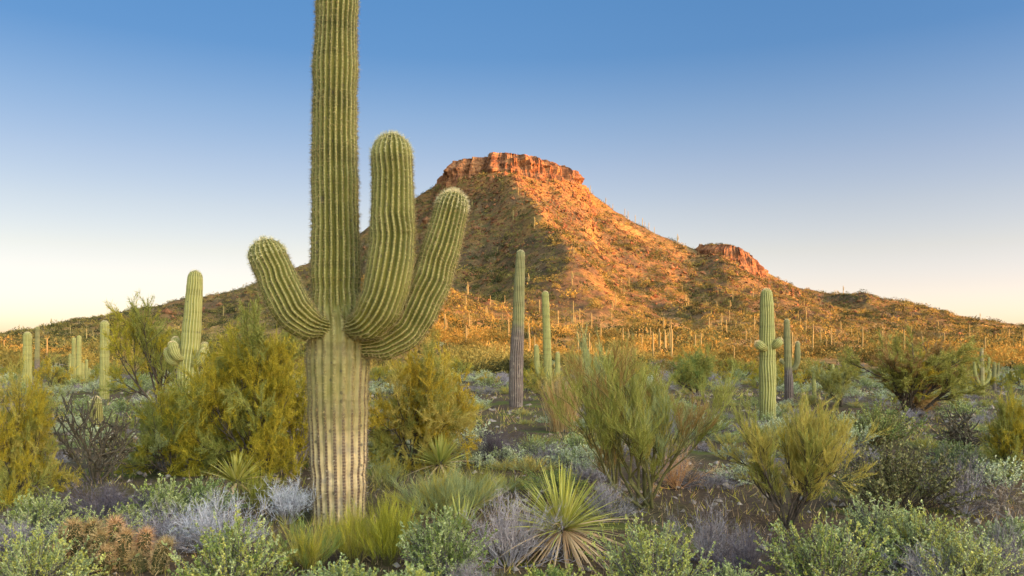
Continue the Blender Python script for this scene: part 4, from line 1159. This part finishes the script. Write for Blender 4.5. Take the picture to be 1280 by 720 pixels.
HZ = [(-80, "on the shaded flank beyond the small saguaro clump"), (300, "on the slope behind the giant saguaro's arms"), (500, "on the sunlit bench behind the blackened saguaro"), (700, "on the orange slope above the brushy tree"), (900, "on the orange slope behind the knobbed saguaro"), (1060, "on the low slope behind the gnarled tree")]
def hzone(px):
    z = HZ[0][1]
    for p, nme in HZ:
        if px >= p: z = nme
    return z
bm = []
for k in range(6):
    gg = Geo(); V = clump_mesh(rng, 900, 20 + k, 0.08, 0.24, 0.03); V = V * np.array([1, 1, 1.0]); 
    gg.add(V.reshape(-1, 3), np.arange(V.size // 3).reshape(-1, 3), 0); bm.append(gg.mesh("hillside_bush", [M["scrub_one"]]))
for i in big:
    px = 640 + F * xb[i] / Yb[i]
    o = obj("hillside_bush", bm[rng.randint(6)], None); o.location = (xb[i], Yb[i], zb[i]); s = sz[i]
    o.rotation_euler = (0, 0, rng.uniform(0, 6.28)); o.scale = (s, s, s * rng.uniform(0.8, 1.1))
    lvl = "low" if Yb[i] < 110 else "middle" if Yb[i] < 170 else "high"
    tag(o, f"rounded scrub bush {lvl} {hzone(px)}", "bush", f"scrub bushes {lvl} {hzone(px)}")

sag_m = []
for k in range(6):
    gg = Geo(); r_ = np.random.RandomState(60 + k)
    limb(gg, [(0, 0, -0.2), (0.02, 0, 1.5), (0.03, 0.02, 3), (0.0, 0, 4.6)], [0.19, 0.22, 0.21, 0.16], 10, r_, depth=0.2, ds=0.2, vpr=3)
    for m_ in range([0, 0, 1, 2, 0, 3][k]):
        an = r_.uniform(-0.6, 0.6) + (math.pi if m_ % 2 else 0); h0 = r_.uniform(1.6, 2.6); tl = r_.uniform(0.6, 1.6)
        c_, s_ = math.cos(an), math.sin(an)
        limb(gg, [(0, 0, h0), (0.35 * c_, 0.35 * s_, h0 + 0.05), (0.5 * c_, 0.5 * s_, h0 + 0.4), (0.5 * c_, 0.5 * s_, h0 + 0.4 + tl)], [0.12, 0.14, 0.14, 0.11], 8, r_, depth=0.2, ds=0.15, vpr=3)
    sag_m.append(gg.mesh("hillside_saguaro", [M["sag_far"]]))
spots = []
for p, q in [(716, 228), (738, 246), (757, 259), (766, 262), (781, 270), (785, 271), (794, 276), (803, 280), (811, 285), (818, 288), (806, 281), (847, 303), (1054, 372), (1225, 402), (24, 419), (64, 412)]:
    spots.append((p, None, rng.uniform(0.75, 1.15)))
tries = 0
while len(spots) < 180 and tries < 5000:
    tries += 1
    px = rng.uniform(0, 1280); Y = rng.uniform(105, 340)
    x = PX(px, Y)
    w = math.exp(-((px - 800) / 330.0) ** 2) * 0.9 + 0.1
    if Y > 230: w *= 0.35
    if rng.rand() > w or hill_rel(x, Y) < 0.6: continue
    spots.append((px, Y, rng.uniform(0.5, 1.0)))
for px, Y, s in spots:
    if Y is None:
        ys = np.linspace(300, 420, 121); zz = T(PX(px, ys), ys)
        Y = float(ys[np.argmax((zz - CAMH) / ys)]) - 1.5; where = "on the skyline ridge"
        where = "standing on the skyline beside the mesa" if 700 < px < 860 else "standing on the low skyline of the hill"
    else: where = ("low " if Y < 130 else "midway up " if Y < 200 else "high ") + hzone(px)
    x = PX(px, Y)
    o = obj("hillside_saguaro", sag_m[rng.choice(6, p=[.28, .28, .12, .08, .18, .06])], None)
    o.location = (x, Y, float(T(x, Y)) - 0.1); o.rotation_euler = (0, 0, rng.uniform(-0.5, 0.5)); o.scale = (s * 0.72, s * 0.72, s)
    tag(o, f"slender far saguaro {where}", "cactus", f"far saguaros {where}")

# ------------------------------------------------------------------ ground litter
rng = np.random.RandomState(33)
g = Geo()
n = 26000
Y = np.exp(rng.uniform(math.log(4.3), math.log(40), n)); px = rng.uniform(-60, 1340, n); x = PX(px, Y)
f = fbm(x * 0.5, Y * 0.5, 3)
k = f > -0.15
x, Y = x[k], Y[k]; n = len(x)
p = np.stack([x, Y, base_h(x, Y)], 1)
d = unit(rng.normal(size=(n, 3)) * np.array([.55, .55, .2]) + np.array([0, 0, 1])) * rng.uniform(0.04, 0.16, (n, 1)) * np.clip(Y / 9, 0.7, 1.6)[:, None]
sel = rng.rand(n) < 0.62
blades(g, p[sel], d[sel], 0.007 * np.clip(Y[sel] / 9, 0.7, 3), 0, rng); blades(g, p[~sel], d[~sel], 0.007 * np.clip(Y[~sel] / 9, 0.7, 3), 1, rng)
o = obj("grass", g, [M["broom"], M["straw"]]); o["kind"] = "stuff"; o["label"] = "sparse short grass sprouting between the desert bushes"
g = Geo()
n = 2600
Y = np.exp(rng.uniform(math.log(4.3), math.log(60), n)); px = rng.uniform(-60, 1340, n); x = PX(px, Y)
s = rng.uniform(0.012, 0.05, n) * np.clip(Y / 9, 0.7, 2.5)
oc = np.array([(1, 0, 0), (0, 1, 0), (-1, 0, 0), (0, -1, 0), (0, 0, .7), (0, 0, -.7)])
V = (oc[None] + rng.normal(size=(n, 6, 3)) * 0.2) * s[:, None, None] + np.stack([x, Y, base_h(x, Y)], 1)[:, None]
Fc = np.array([(0, 1, 4), (1, 2, 4), (2, 3, 4), (3, 0, 4), (1, 0, 5), (2, 1, 5), (3, 2, 5), (0, 3, 5)])
g.add(V.reshape(-1, 3), (Fc[None] + (np.arange(n) * 6)[:, None, None]).reshape(-1, 3), 0)
o = obj("gravel", g, [M["stone"]]); o["kind"] = "stuff"; o["label"] = "small stones strewn over the desert soil"
